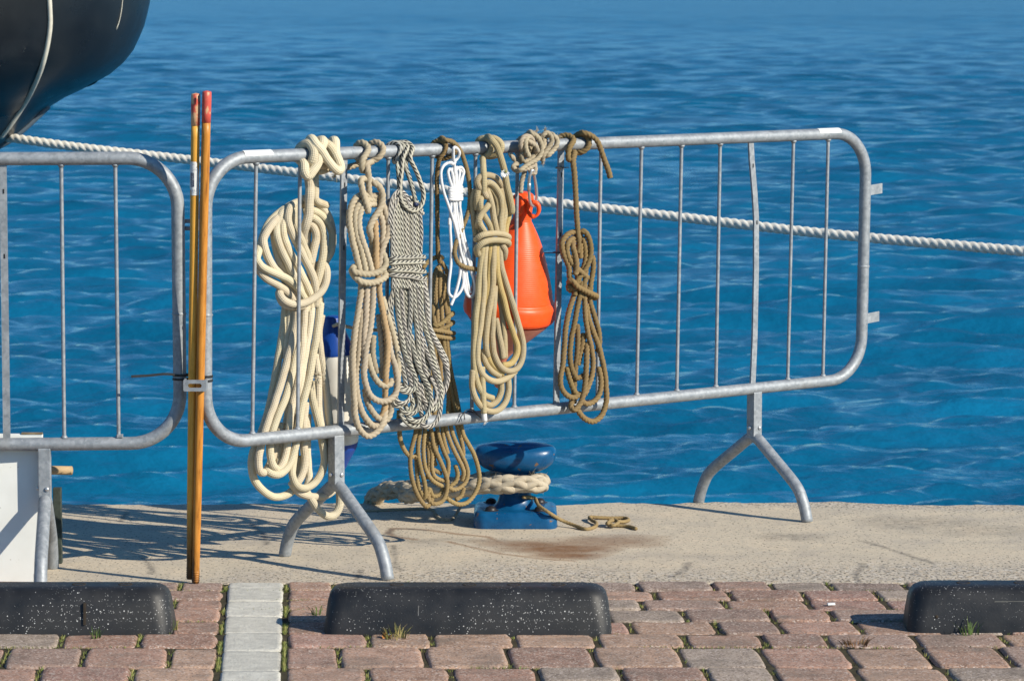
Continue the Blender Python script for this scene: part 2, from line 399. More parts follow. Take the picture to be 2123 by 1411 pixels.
SEAM_Y, EDGE_Y = 8.868, 10.25
def poly_dist(X, Y, pts):
    d = np.full(X.shape, 1e9)
    for (x0, y0), (x1, y1) in zip(pts[:-1], pts[1:]):
        ex, ey = x1 - x0, y1 - y0
        t = np.clip(((X - x0) * ex + (Y - y0) * ey) / (ex * ex + ey * ey + 1e-12), 0, 1)
        d = np.minimum(d, np.hypot(X - x0 - t * ex, Y - y0 - t * ey))
    return d
def gp(pts): return [tuple(G(x, y)[:2]) for x, y in pts]
def build_quay():
    k = NT('quay_concrete', .9, spec=.25); c = k.coord()
    att = k.n('ShaderNodeAttribute'); att.attribute_name = 'tint'
    sp_ = k.n('ShaderNodeSeparateColor'); k.l(att.outputs['Color'], sp_.inputs[0])
    n1 = k.noise(c, 5, 5, .6); n2 = k.noise(c, 60, 4, .6)
    vd = k.voro(k.mapping(c, (1, .8, 1)), 95); vc = k.voro(k.mapping(c, (1, .8, 1)), 95, out='Color')
    base = k.ramp(n1, [(.25, (.43, .375, .30)), (.5, (.55, .47, .35)), (.75, (.63, .52, .375))])
    base = k.mix(k.ramp(n2, [(.45, 0), (.75, .4)]), base, (.30, .265, .22))
    # aggregate, stronger where the surface is worn (attribute g)
    vs = k.n('ShaderNodeSeparateColor'); k.l(vc, vs.inputs[0])
    aggc = k.ramp(vs.outputs[0], [(0, (.22, .21, .20)), (.25, (.46, .40, .31)), (.6, (.52, .47, .40)), (.9, (.42, .33, .23)), (1, (.62, .58, .52))])
    base = k.mix(k.math('MULTIPLY', sp_.outputs[1], .7), base, aggc)
    pits = k.math('LESS_THAN', k.noise(k.mapping(c, (1, .55, 1)), 125, 2, .5), k.math('ADD', .365, k.math('MULTIPLY', sp_.outputs[1], .06)))
    base = k.mix(k.math('MULTIPLY', pits, .75), base, (.10, .09, .075))
    rust = k.mix(n2, (.12, .05, .02), (.27, .135, .055))
    rf = k.math('MULTIPLY', k.math('POWER', sp_.outputs[0], .7), k.ramp(k.noise(c, 22, 4), [(.25, .7), (.6, 1)]))
    base = k.mix(rf, base, rust)
    base = k.mix(k.math('MULTIPLY', sp_.outputs[2], k.ramp(k.noise(c, 40, 3), [(.35, .25), (.65, 1)])), base, (.11, .10, .09))
    k.color(base)
    h = k.math('SUBTRACT', k.math('ADD', k.math('MULTIPLY', n2, .7), k.math('MULTIPLY', vd, k.math('ADD', .1, k.math('MULTIPLY', sp_.outputs[1], .5)))), k.math('MULTIPLY', pits, .5))
    k.bump(h, .55, .003)
    xs = np.concatenate([np.linspace(-40, -2.2, 24)[:-1], np.arange(-2.2, 2.2, .0085), np.linspace(2.2, 40, 24)])
    ys = np.concatenate([[SEAM_Y - .012, SEAM_Y - .006], np.arange(SEAM_Y, EDGE_Y - .02, .0085), EDGE_Y - .02 + np.array([0, .006, .012, .017, .021, .023]), ])
    zs_ed = np.array([0, -.0015, -.004, -.008, -.014, -.022])
    X, Y = np.meshgrid(xs, ys)
    edge = .075 * (fbm(xs * 3.1, xs * 0 + 3, 4) - .5) * 2 + .016 * (vnoise(xs * 45, xs * 0) - .5) - .01 * np.exp(-((xs - .83) / .2) ** 2)
    wgt = np.clip((Y - (EDGE_Y - .25)) / .25, 0, 1)
    Y = Y + wgt * edge[None]
    Z = .006 * (fbm(X * 2, Y * 2, 3) - .45) + .0022 * (fbm(X * 25, Y * 20, 3) - .45)
    Z *= np.clip((Y - SEAM_Y) / .05, .2, 1)
    Z[0] = -.03; Z[1] = np.minimum(Z[1], -.004); Z[-6:] += zs_ed[:, None]
    # down the face of the quay wall
    rows = [(X[-1], Y[-1] + .003, Z[-1] - .05), (X[-1], Y[-1] - .006, Z[-1] - .4), (X[-1], Y[-1] - .006, Z[-1] - 1.6)]
    X = np.vstack([X] + [r[0][None] for r in rows]); Y = np.vstack([Y] + [r[1][None] for r in rows]); Z = np.vstack([Z] + [r[2][None] for r in rows])
    # stains: r = rust, g = exposed aggregate, b = dark grime / hairline cracks
    nz = fbm(X * 9, Y * 9, 4)
    r = np.zeros_like(X); b = np.zeros_like(X)
    def blob(cx, cy, rx, ry, amt, arr, ang=0.0):
        p = G(cx, cy); ca, sa = math.cos(ang), math.sin(ang)
        dx, dy = (X - p[0]) * ca + (Y - p[1]) * sa, -(X - p[0]) * sa + (Y - p[1]) * ca
        q = np.hypot(dx / rx, dy / ry) + (nz - .5) * 1.3
        np.maximum(arr, amt * np.clip(1.35 - q, 0, 1) ** .8 * (q < 1.35), out=arr)
    blob(1165, 1138, .13, .085, .9, r); blob(1110, 1128, .13, .06, .75, r, -.3); blob(1240, 1122, .17, .09, .55, r); blob(1060, 1130, .10, .03, .35, r, -.5)
    blob(1180, 1150, .09, .055, .9, r)
    for pts, wdt, amt in [([(1190, 1162), (1120, 1158), (1040, 1148), (985, 1135), (930, 1122)], .008, .6), ([(1060, 1132), (1010, 1112), (960, 1108), (880, 1098), (815, 1095), (805, 1104), (815, 1112), (860, 1118)], .009, .6)]:
        d = poly_dist(X, Y, gp(pts)); r = np.maximum(r, amt * np.clip(1.4 - d / wdt + (nz - .5), 0, 1))
    d = poly_dist(X, Y, gp([(805, 1106), (812, 1096), (845, 1096), (880, 1099)])); b = np.maximum(b, .8 * np.clip(1.3 - d / .012 + (nz - .5) * 1.4, 0, 1))
    d = poly_dist(X, Y, gp([(805, 1108), (830, 1120), (870, 1122), (925, 1118)])); b = np.maximum(b, .45 * np.clip(1.3 - d / .03 + (nz - .5) * 1.8, 0, 1))
    blob(1630, 1112, .09, .06, .55, b); blob(1900, 1085, .16, .12, .5, b); blob(980, 1118, .14, .03, .35, b); blob(2040, 1100, .2, .09, .35, b); blob(1420, 1150, .1, .05, .15, b)
    for pts in ([(690, 1050), (676, 1040)], [(262, 1062), (250, 1080)], [(294, 1152), (312, 1172), (316, 1188)], [(815, 1130), (822, 1175), (835, 1182)], [(748, 1180), (738, 1200)], [(1790, 1122), (1850, 1140), (1880, 1150), (1935, 1168)], [(1395, 1195), (1420, 1180), (1428, 1165)], [(1780, 1205), (1772, 1188), (1790, 1176), (1786, 1168)], [(520, 1085), (548, 1110), (552, 1128)]):
        d = poly_dist(X, Y, gp(pts)); b = np.maximum(b, .8 * np.clip(1.6 - d / .0085 + (nz - .5) * 1.6, 0, 1))
    g = np.clip((9.20 + .35 * (fbm(X * 1.7, Y * 1.7, 3) - .5) * 2 - Y + np.clip(X, -.5, 1.2) * .12) / .22, 0, 1) * np.clip((X + 1.6) / 1.6, .25, 1)
    g = np.maximum(g, np.clip((Y - 10.12 + np.clip(X - .8, -1, .6) * .12) / .07, 0, 1) * np.clip((X + .4) / .9, .1, .9))
    m, n = X.shape; idx = np.arange(m * n).reshape(m, n)
    f = np.stack([idx[:-1, :-1], idx[:-1, 1:], idx[1:, 1:], idx[1:, :-1]], -1).reshape(-1, 4)
    me = bpy.data.meshes.new('quay')
    me.from_pydata(np.stack([X, Y, Z], -1).reshape(-1, 3).tolist(), [], f.tolist())
    ca = me.color_attributes.new('tint', 'FLOAT_COLOR', 'POINT')
    ca.data.foreach_set('color', np.stack([r, g, b, np.ones_like(r)], -1).ravel())
    me.polygons.foreach_set('use_smooth', [True] * len(f)); me.materials.append(k.m); me.update()
    o = bpy.data.objects.new('quay', me); S.collection.objects.link(o)
    return tag(o, 'pale rough concrete quay edge with rust stain', 'quay', kind='structure')
build_quay()

ROWS = [8.872, 8.745, 8.612, 8.478, 8.321, 8.157, 7.994, 7.750, 7.590, 7.43, 7.27, 7.03, 6.87, 6.71, 6.55]
def strip_x(y): return -.757 + (8.85 - y) * .068, -.604 + (8.85 - y) * .062
JOINTS = []
def brick(mb, x0, x1, y0, y1, top, rnd, col, skew, nx=14, ny=9):
    """one tumbled paver with worn rounded edges"""
    u = np.linspace(-1, 1, nx); v = np.linspace(-1, 1, ny)
    u = np.sign(u) * np.abs(u) ** .5; v = np.sign(v) * np.abs(v) ** .5
    U, Vv = np.meshgrid(u, v)
    hx, hy = (x1 - x0) / 2, (y1 - y0) / 2
    # squeeze the corners a little
    px = U * hx * (1 - .06 * Vv ** 4 * rnd); py = Vv * hy * (1 - .05 * U ** 6 * rnd)
    ox, oy = random.random() * 50, random.random() * 50
    px = px + (fbm(U * 2 + ox, Vv * 2 + oy, 2) - .4) * .010 * rnd * np.abs(U); py = py + (fbm(U * 2 + oy, Vv * 2 + ox, 2) - .4) * .010 * rnd * np.abs(Vv)
    dxe = hx - np.abs(U * hx); dye = hy - np.abs(Vv * hy); r = .0048 * rnd
    fall = lambda d: np.where(d < r, r - np.sqrt(np.maximum(r * r - (r - d) ** 2, 0)), 0)
    Zz = top - (fall(dxe) * 1.3 + fall(dye) * .8) + .004 * (fbm((px + x0) * 18 + ox, (py + y0) * 18 + oy, 3) - .45)
    Zz = Zz + px * random.uniform(-.012, .012) + py * random.uniform(-.015, .015)
    cx, cy = (x0 + x1) / 2, (y0 + y1) / 2
    Xw = cx + px + skew * (cy - (cy + py)); Yw = cy + py
    V = np.stack([Xw, Yw, Zz], -1).reshape(-1, 3)
    idx = np.arange(nx * ny).reshape(ny, nx)
    f = np.stack([idx[:-1, :-1], idx[:-1, 1:], idx[1:, 1:], idx[1:, :-1]], -1).reshape(-1, 4).tolist()
    ring = list(idx[0]) + list(idx[1:, -1]) + list(idx[-1, -2::-1]) + list(idx[-2:0:-1, 0])
    b0 = len(V); low = V[ring].copy(); low[:, 2] = -.05
    V = np.vstack([V, low]); n = len(ring)
    for i in range(n):
        j = (i + 1) % n; f.append([ring[i], b0 + i, b0 + j, ring[j]])
    mb.add(V, f, None, (*col, 1))
def build_paving():
    red = MB(); pale = MB()
    cols = [(.41, .25, .185), (.36, .23, .175), (.43, .275, .20), (.34, .235, .185), (.37, .30, .24), (.32, .24, .195), (.42, .255, .20), (.45, .30, .215)]
    for ri in range(len(ROWS) - 1):
        y1, y0 = ROWS[ri], ROWS[ri + 1]; sl, sr = strip_x((y0 + y1) / 2)
        g = .0036
        for side in (0, 1):
            x = sr + .006 if side == 0 else sl - .006
            first = True
            while (x < 2.6 if side == 0 else x > -2.6):
                w = random.choice([.155, .19, .195, .2, .215]) if (y1 - y0) < .2 else random.choice([.185, .195, .205])
                if first: w = (w if ri % 2 else w * .62); first = False
                xa, xb = (x, x + w) if side == 0 else (x - w, x)
                c = np.array(random.choice(cols)) * random.uniform(.86, 1.12)
                j = random.uniform(-.0025, .0025)
                brick(red, xa + g, xb - g, y0 + g * .62 + j, y1 - g * .62 + j, random.uniform(.0, .005), random.uniform(.8, 1.25), c, .064)
                JOINTS.append((xb if side == 0 else xa, y0, y1)); x = xb if side == 0 else xa
    for y1, y0 in zip([8.872, 8.79, 8.592, 8.383, 8.175, 7.949, 7.72, 7.5, 7.28, 7.06, 6.84], [8.79, 8.592, 8.383, 8.175, 7.949, 7.72, 7.5, 7.28, 7.06, 6.84, 6.6]):
        a, b = strip_x((y0 + y1) / 2)
        c = np.array((.58, .56, .49)) * random.uniform(.93, 1.05)
        brick(pale, a + .003, b - .003, y0 + .0022, y1 - .0022, random.uniform(.0005, .003), .5, c, .064)
    k = NT('brick_paver', .92, spec=.2); c = k.coord()
    n = k.noise(c, 180, 3, .65); n2 = k.noise(c, 22, 4); sp_ = k.voro(c, 240, out='Color')
    s3 = k.n('ShaderNodeSeparateColor'); k.l(sp_, s3.inputs[0])
    col = k.mix(1.0, k.attr(), k.ramp(n2, [(.25, .58), (.5, .92), (.8, 1.15)]), 'MULTIPLY')
    col = k.mix(k.ramp(s3.outputs[0], [(.72, 0), (.92, .75)]), col, (.56, .47, .41))
    col = k.mix(k.ramp(s3.outputs[1], [(.74, 0), (.94, .7)]), col, (.12, .085, .07))
    col = k.mix(k.ramp(k.noise(c, 7, 5), [(.50, 0), (.70, .6)]), col, (.17, .145, .12))
    k.color(col); k.bump(k.math('ADD', n, k.math('MULTIPLY', s3.outputs[2], .4)), .8, .003)
    o = red.build('paving', k.m); tag(o, 'worn red brick pavers with mossy joints', 'paving', kind='structure')
    k = NT('pale_paver', .9, spec=.2); c = k.coord(); n = k.noise(c, 150, 4, .6)
    col = k.mix(1.0, k.attr(), k.ramp(k.noise(c, 30, 5), [(.3, .8), (.7, 1.08)]), 'MULTIPLY')
    col = k.mix(k.ramp(n, [(.52, 0), (.72, .6)]), col, (.30, .29, .27))
    k.color(col); k.bump(n, .9, .003)
    o = pale.build('parking_line', k.m); tag(o, 'pale stone paver line crossing the red brick paving', 'paving', kind='structure')
    # bedding sand under the pavers, reaching far back behind the camera
    k = NT('bedding_sand', .95, spec=.1); c = k.coord(); n = k.noise(c, 40, 5)
    k.color(k.ramp(n, [(.3, (.035, .030, .022)), (.7, (.085, .075, .045))])); k.bump(k.noise(c, 300, 2), .5, .002)
    b = MB(); b.add([(-40, -30, -.003), (40, -30, -.003), (40, SEAM_Y - .008, -.003), (-40, SEAM_Y - .008, -.003)], [(0, 1, 2, 3)])
    o = b.build('ground', k.m); tag(o, 'dark sand ground under the pavers', 'ground', kind='structure')
build_paving()

def blades(mb, p, n, h, spread, lean=.6, w=.0016, cols=((.12, .16, .035), (.20, .22, .06), (.27, .25, .09))):
    for i in range(n):
        a = random.random() * 6.283; r = spread * random.random() ** .5
        b = np.array(p) + [math.cos(a) * r, math.sin(a) * r, 0]
        d = np.array([math.cos(a), math.sin(a), 0]) * lean * random.random()
        hh = h * random.uniform(.45, 1.1); sd = np.array([-math.sin(a + 1), math.cos(a + 1), 0]) * w * random.uniform(.7, 1.3)
        q = [b - sd, b + sd]
        for t in (.5, .85):
            m = b + d * hh * t * t + np.array([0, 0, hh * t]); q += [m - sd * (1 - t * .7), m + sd * (1 - t * .7)]
        q.append(b + d * hh + np.array([0, 0, hh * .97]))
        mb.add(q, [(0, 1, 3, 2), (2, 3, 5, 4), (4, 5, 6)], None, (*random.choice(cols), 1))
def mat_leaf(name='grass_blade'):
    k = NT(name, .6, spec=.3); n = k.noise(k.coord(), 60, 3)
    k.color(k.mix(1.0, k.attr(), k.ramp(n, [(.3, .75), (.7, 1.2)]), 'MULTIPLY')); return k.m
M['leaf'] = mat_leaf()
def build_moss():
    mb = MB()
    for (x, y0, y1) in JOINTS:
        if abs(x) > 1.9 or y0 < 7.3: continue
        left = x < -.3
        p = .7 if left else .3
        for t in np.linspace(.05, .95, 9):
            if random.random() < p * (.35 + fbm(np.array(x * 3.0), np.array(y0 * 3 + t)) * 1.0):
                yy = y0 + (y1 - y0) * t
                blades(mb, (x + .064 * (.5 - t) * (y1 - y0), yy, -.004), random.randint(3, 9), .011, .006, .9, .0013)
    for y in ROWS[1:9]:
        for x in np.arange(-1.7, 1.7, .012):
            w = vnoise(np.array(x * 5), np.array(y * 7))
            if w > (.52 if x < -.2 else .62) and y < 8.75: blades(mb, (x, y, -.004), random.randint(2, 7), .009, .005, .9, .0012)
    for y in np.arange(7.4, 8.85, .006):
        a, b = strip_x(y)
        for x, pr in ((a - .004, .5), (b + .004, .6)):
            if vnoise(np.array(y * 9), np.array(x * 3)) < pr - .1: blades(mb, (x, y, -.004), random.randint(4, 10), .012, .004, .8, .0012)
    for x in np.arange(.2, 1.4, .05):
        if random.random() < .35: blades(mb, (x, 8.885, -.01), 5, .02, .01, .7, .001)
    o = mb.build('moss', M['leaf']); tag(o, 'green moss and short grass in the paver joints', 'moss', kind='stuff')
build_moss()
# ------------------------------------------------------------------ galvanised crowd barriers
def rail_loop(pl, s0, s1, r=.13, step=.012):
    z0, z1 = LOW_Z, RAIL_Z; C = []
    def arc(cs, cz, a0):
        for t in np.linspace(a0, a0 + 90, 14): C.append((cs + r * math.cos(math.radians(t)), cz + r * math.sin(math.radians(t))))
    arc(s1 - r, z1 - r, 0); arc(s0 + r, z1 - r, 90); arc(s0 + r, z0 + r, 180); arc(s1 - r, z0 + r, 270)
    out = []
    for a, b in zip(C, C[1:] + C[:1]):
        L = math.hypot(b[0] - a[0], b[1] - a[1]); m = max(1, int(L / .03))
        for t in range(m): out.append((a[0] + (b[0] - a[0]) * t / m, a[1] + (b[1] - a[1]) * t / m))
    return [pl.P(s, 0, z) for s, z in out]
def strip_bar(mb, pl, pts, w, th, tw=0.0):
    """flat bar of w x th along (s, z) points"""
    V = []; f = []
    u = pl.u * math.cos(tw) + pl.n * math.sin(tw); n = pl.n * math.cos(tw) - pl.u * math.sin(tw)
    for s, z in pts:
        c = pl.P(s, 0, z)
        for a, b in ((-1, -1), (1, -1), (1, 1), (-1, 1)): V.append(c + u * a * w / 2 + n * b * th / 2)
    for i in range(len(pts) - 1):
        for j in range(4):
            k = (j + 1) % 4; f.append((i * 4 + j, i * 4 + k, i * 4 + 4 + k, i * 4 + 4 + j))
    mb.add(V, f, None, smooth=False)
def slot_plate(mb, c, ux, uz, un, w, h, sw, sh, th):
    def rr(w, h, r, n=5):
        P = []
        for cx, cz, a0 in ((w / 2 - r, h / 2 - r, 0), (-w / 2 + r, h / 2 - r, 90), (-w / 2 + r, -h / 2 + r, 180), (w / 2 - r, -h / 2 + r, 270)):
            for t in np.linspace(a0, a0 + 90, n): P.append((cx + r * math.cos(math.radians(t)), cz + r * math.sin(math.radians(t))))
        return P
    o, i = rr(w, h, .004), rr(sw, sh, sh / 2 - .0001); m = len(o); V = []
    for s in (.5, -.5):
        for L in (o, i): V += [np.asarray(c) + ux * a + uz * b + un * th * s for a, b in L]
    f = []
    for k in range(m):
        q = (k + 1) % m
        f += [(k, q, m + q, m + k), (2 * m + q, 2 * m + k, 3 * m + k, 3 * m + q), (q, k, 2 * m + k, 2 * m + q), (m + k, m + q, 3 * m + q, 3 * m + k)]
    mb.add(V, f, None, smooth=False)
UPZ = np.array([0, 0, 1.0])
def barrier(pl, s0, s1, bars, flats, legs, label, stickers=()):
    t = thing('crowd_barrier', pl.P((s0 + s1) / 2, 0, 0), label, 'barrier', 'galvanised crowd barriers along the quay')
    loop_tube(MBx := MB(), rail_loop(pl, s0, s1), RAIL_R, 16)
    fr = MBx.build('frame', M['galv'], t)
    for s in (s0, s1):
        mb = MB(); q = np.array([pl.P(s, 0, .72 + d) for d in (-.004, 0, .004)]); tube(mb, q, [RAIL_R, RAIL_R + .0022, RAIL_R], 16, cap=False); mb.build('weld_seam', M['galv'], fr)
    for (st, sb) in bars:
        mb = MB(); tube(mb, np.array([pl.P(st + (sb - st) * q, 0, RAIL_Z - .012 + (LOW_Z - RAIL_Z + .024) * q) for q in np.linspace(0, 1, 12)]), .0052, 10, cap=False)
        for s, z, d in ((st, RAIL_Z - RAIL_R, -1), (sb, LOW_Z + RAIL_R, 1)):      # weld beads
            tube(mb, np.array([pl.P(s, 0, z - d * .002), pl.P(s, 0, z + d * .002), pl.P(s, 0, z + d * .006)]), [.010, .0085, .0056], 10)
        mb.build('bar', M['galv'], t)
    for pts in flats:
        mb = MB(); strip_bar(mb, pl, pts, .019, .007); fb = mb.build('flat_bar', M['galv'], t)
        for zz in (RAIL_Z - .085, RAIL_Z - .255):
            ss = np.interp(-zz, [-p[1] for p in pts], [p[0] for p in pts])
            mb = MB(); obox(mb, pl.P(ss + .001, .0038, zz), pl.u * .002, pl.n * .0006, UPZ * .006); mb.build('slot', M['black_plastic'], fb)
    for s in legs:
        mb = MB(); q = .0165
        obox(mb, pl.P(s, 0, (LOW_Z + .236) / 2 - .007), pl.u * q, pl.n * q, UPZ * ((LOW_Z - .236) / 2 - .003), .0025)
        lg = mb.build('leg', M['galv'], t)
        half = [(0, .229), (.018, .224), (.042, .208), (.09, .174), (.14, .139), (.178, .111), (.200, .090), (.216, .063), (.229, .034), (.239, .0)]
        pts = [pl.P(s, -n * 1.02, z - z * 0) for n, z in half[::-1]] + [pl.P(s, n, z) for n, z in half[1:]]
        mb = MB(); tube(mb, spline(pts, .01), .0172, 16); mb.build('foot_tube', M['galv'], lg)
        for n_, u_ in ((1, 0), (0, -1)):
            mb = MB()
            c = pl.P(s, 0, .258) + pl.n * n_ * q + pl.u * u_ * q; ax = pl.n * n_ + pl.u * u_
            lathe(mb, c + pl.u * .006 * n_, ax, [(0, .0001), (0, .0062), (.004, .0060), (.0055, .003), (.0056, .0001)], 8); mb.build('bolt', M['steel'], lg)
    for s in stickers:
        mb = MB(); V = []; f = []; n = 14
        for k, ds in enumerate((-.045, .045)):
            for a in np.linspace(12, 100, n):
                V.append(pl.P(s + ds, 0, RAIL_Z) + (pl.n * math.cos(math.radians(a)) + UPZ * math.sin(math.radians(a))) * (RAIL_R + .0008))
        for i in range(n - 1): f.append((i, i + 1, n + i + 1, n + i))
        mb.add(V, f); mb.build('sticker', M['sticker'], fr)
    return t
sb_ = [((BAR.s_of(*a)), (BAR.s_of(*b))) for a, b in [((531, 338), (523, 900)), ((622, 330), (617, 893)), ((805, 320), (800, 878)), ((896, 318), (888, 870)), ((986, 315), (978, 862)), ((1073, 310), (1066, 850)), ((1246, 305), (1238, 832)), ((1330, 303), (1320, 822)), ((1413, 300), (1403, 812)), ((1493, 297), (1484, 803)), ((1645, 293), (1633, 785)), ((1717, 290), (1706, 778))]]
def flat(pts):
    q = [(BAR.s_of(x, y), float(BAR.px(x, y)[2])) for x, y in pts]
    q = [(a, z - (BAR.t * 0)) for a, z in q]; q[0] = (q[0][0], RAIL_Z - .012); q[-1] = (q[-1][0], LOW_Z + .012)
    return q
main = barrier(BAR, -.424, 1.986, sb_, [flat([(713, 325), (706, 885)]), flat([(1163, 308), (1153, 840)]), flat([(1556, 297), (1558, 330), (1564, 400), (1567, 450), (1567, 560), (1564, 700), (1560, 795)])], (0.0, 1.543), 'long galvanised crowd barrier hung with coiled ropes', (-.265, 1.82))
for z, dz in ((.955, 0), (.56, 0)):
    mb = MB(); c = BAR.P(2.028, .004, z)
    obox(mb, c, BAR.u * .026 + UPZ * .002, BAR.n * .0025, UPZ * .0155, .001);
    mb.build('coupling_hook', M['galv'], main)
mb = MB(); c = D(404, 799, 8.765)
slot_plate(mb, c, np.array([1.0, 0, 0]), UPZ, np.array([0, -1.0, 0]), .060, .030, .036, .011, .004)
obox(mb, c + np.array([.0275, .04, 0]), (.002, 0, 0), (0, .038, 0), (0, 0, .0145)); obox(mb, c + np.array([-.0275, .02, 0]), (.002, 0, 0), (0, .018, 0), (0, 0, .0145))
mb.build('coupling_hook', M['galv'], main)
LB = Plane(G(92, 1220), math.radians(4)); LB.o[1] = 8.845; LB.o[0] = (92 - CX) / F * 8.98
s_end = LB.s_of(371, 620)
lb = barrier(LB, s_end - 2.41, s_end, [(LB.s_of(127, 345), LB.s_of(133, 905)), (LB.s_of(239, 345), LB.s_of(246, 905))] + [(LB.s_of(10, 345) - d, LB.s_of(14, 905) - d) for d in np.arange(.153, 1.9, .153) if abs(d - .765) > .05],
             [[(LB.s_of(6, 345), RAIL_Z - .012), (LB.s_of(14, 905), LOW_Z + .012)], [(LB.s_of(6, 345) - .765, RAIL_Z - .012), (LB.s_of(10, 905) - .765, LOW_Z + .012)]], (LB.s_of(93, 980), LB.s_of(93, 980) - 1.543), 'galvanised crowd barrier cut by the left edge, in front of the white board')
mb = MB(); c = D(396, 466, 8.868)
slot_plate(mb, c, np.array([1.0, 0, 0]), UPZ, np.array([0, -1.0, 0]), .052, .030, .034, .009, .004); mb.build('coupling_hook', M['galv'], lb)
mb = MB(); obox(mb, LB.P(LB.s_of(249, 905), .004, LOW_Z + .021), LB.u * .008, LB.n * .008, UPZ * .004, .001)
mb.build('weld_tab', M['galv'], lb)

# cable ties
def tie(label, pts, w, tail=None, R=.0016):
    mb = MB()
    def band(P):
        V = []; f = []; P = np.asarray(P)
        T, N, Bn = frames(P)
        for i in range(len(P)):
            out = np.cross(T[i], UPZ); out /= np.linalg.norm(out) + 1e-9
            for a, b in ((-1, -1), (1, -1), (1, 1), (-1, 1)): V.append(P[i] + UPZ * a * w / 2 + out * b * .0007)
        for i in range(len(P) - 1):
            for j in range(4): k = (j + 1) % 4; f.append((i * 4 + j, i * 4 + k, i * 4 + 4 + k, i * 4 + 4 + j))
        mb.add(V, f, None, smooth=False)
    for p in pts: band(p)
    o = mb.build('cable_tie', M['black_plastic']); tag(o, label, 'cable tie'); return o
def ring_around(z, dz=0):
    a = LB.P(s_end, 0, z); b = BAR.P(-.424, 0, z); r = RAIL_R + .0015
    P = [a + r * np.array([math.cos(t), math.sin(t), 0]) for t in np.linspace(math.pi / 2, 1.5 * math.pi, 12)] + [(a + b) / 2 + np.array([0, .004, dz])] + [b + r * np.array([math.cos(t), math.sin(t), 0]) for t in np.linspace(-math.pi / 2, math.pi / 2, 12)] + [(a + b) / 2 + np.array([0, .01, dz])]
    return P + P[:1]
zt = float(LB.px(372, 781)[2])
tail = [D(362, 776, 8.81), D(340, 775, 8.80), D(310, 778, 8.79), D(272, 780, 8.775)]
tie('black cable tie with a long loose tail binding both barriers and the poles', [ring_around(zt + .006), spline(tail, .01)], .0065)
tie('short black cable tie directly below the long tailed one', [ring_around(zt - .005)], .0055)
def small_tie(label, x, y, tails):
    c = BAR.px(x, y); r = .0115
    P = [c + r * (BAR.u * math.cos(t) + BAR.n * math.sin(t)) for t in np.linspace(0, 2 * math.pi, 16)]
    mb = MB(); loop_tube(mb, P[:-1], .0016, 6)
    for tl in tails: tube(mb, spline([BAR.px(a, b, n) for a, b, n in tl], .004), .0013, 6)
    tag(mb.build('cable_tie', M['black_plastic']), label, 'cable tie')
small_tie('thin black cable tie near the top of a flat bar, right of the orange buoy', 1161, 347, [[(1152, 349, .012), (1165, 348, .013), (1179, 347, .012)], [(1163, 343, .012), (1163, 350, .012), (1159, 355, .012)]])
small_tie('thin black wire from the orange buoy across to a flat bar', 1155, 523, [[(1127, 524, -.05), (1142, 524, -.02), (1154, 524, 0)]])
small_tie('black cable tie with curled tails on the bottom rail', 977, 852, [[(979, 848, .02), (966, 850, .028), (957, 862, .028), (951, 875, .026)], [(979, 848, .02), (988, 858, .026), (1000, 868, .024)], [(962, 856, .028), (963, 869, .026)]])

# ------------------------------------------------------------------ two wooden poles
def wood(name, ca, cb, cc, tip=None, zdark=0):
    k = NT(name, .38, spec=.4); c = k.coord()
    g = k.noise(k.mapping(c, (60, 60, 3)), 2.0, 5, .6); kn = k.noise(k.mapping(c, (30, 30, 9)), 1.2, 3)
    col = k.ramp(g, [(.28, ca), (.5, cb), (.72, cc)]); col = k.mix(k.ramp(kn, [(.62, 0), (.72, .6)]), col, ca)
    sx = k.n('ShaderNodeSeparateXYZ'); k.l(c, sx.inputs[0])
    zz = k.math('ADD', sx.outputs[2], k.math('MULTIPLY', k.math('SUBTRACT', kn, .5), .25))
    if zdark: col = k.mix(k.ramp(zz, [(.02, .95), (zdark, .25), (zdark + .04, 0)]), col, (.025, .018, .012))
    k.color(col); k.bump(g, .12, .001); return k.m
def redpaint(name, amt):
    k = NT(name, .5); c = k.coord(); n = k.noise(k.mapping(c, (20, 20, 14)), 2.4, 4)
    k.color(k.mix(k.ramp(n, [(amt - .04, 0), (amt + .04, 1)]), (.56, .085, .06), (.60, .36, .20))); k.bump(n, .2, .001); return k.m
def pole(label, a, b, ra, rb, ytip, mat, tipmat):
    t = thing('wooden_pole', b, label, 'pole', 'wooden poles tied between the barriers')
    a, b = np.array(a), np.array(b)
    q = (a[2] - ytip) / (a[2] - b[2])
    m = a + (b - a) * q; mb = MB()
    pts = [m + (b - m) * x for x in np.linspace(0, 1, 40)]
    rad = [ra + (rb - ra) * max(0, (x - .55) / .45) ** 1.5 + .0002 * math.sin(x * 17) for x in np.linspace(0, 1, 40)]
    tube(mb, pts, rad, 18)
    for k in range(5):                                              # turned thread at the foot
        c = b + (m - b) * ((.006 + .006 * k) / np.linalg.norm(m - b)); lathe(mb, c, m - b, [(-.0022, rb), (0, rb + .0013), (.0022, rb)], 18)
    sh = mb.build('shaft', mat, t)
    mb = MB(); tube(mb, [a + (m - a) * x for x in (0, .02, .3, .7, 1.0)], [ra * .96, ra * 1.06, ra * 1.08, ra * 1.05, ra * 1.03], 18)
    mb.build('red_tip', tipmat, t)
    return t, a, m, b
zt1 = 1.6 - (258 + 46) * 8.75 / F; zt2 = 1.6 - (252 + 46) * 8.74 / F
p1t, p1a, p1m, p1b = pole('yellow varnished pole with worn red end and a white label', D(406, 195, 8.745), D(394, 1199, 8.868) + np.array([0, 0, .0]), .0113, .0095, zt1, wood('yellow_pole_wood', (.55, .25, .035), (.72, .36, .06), (.76, .42, .09), zdark=.16), redpaint('worn_red_paint', .50))
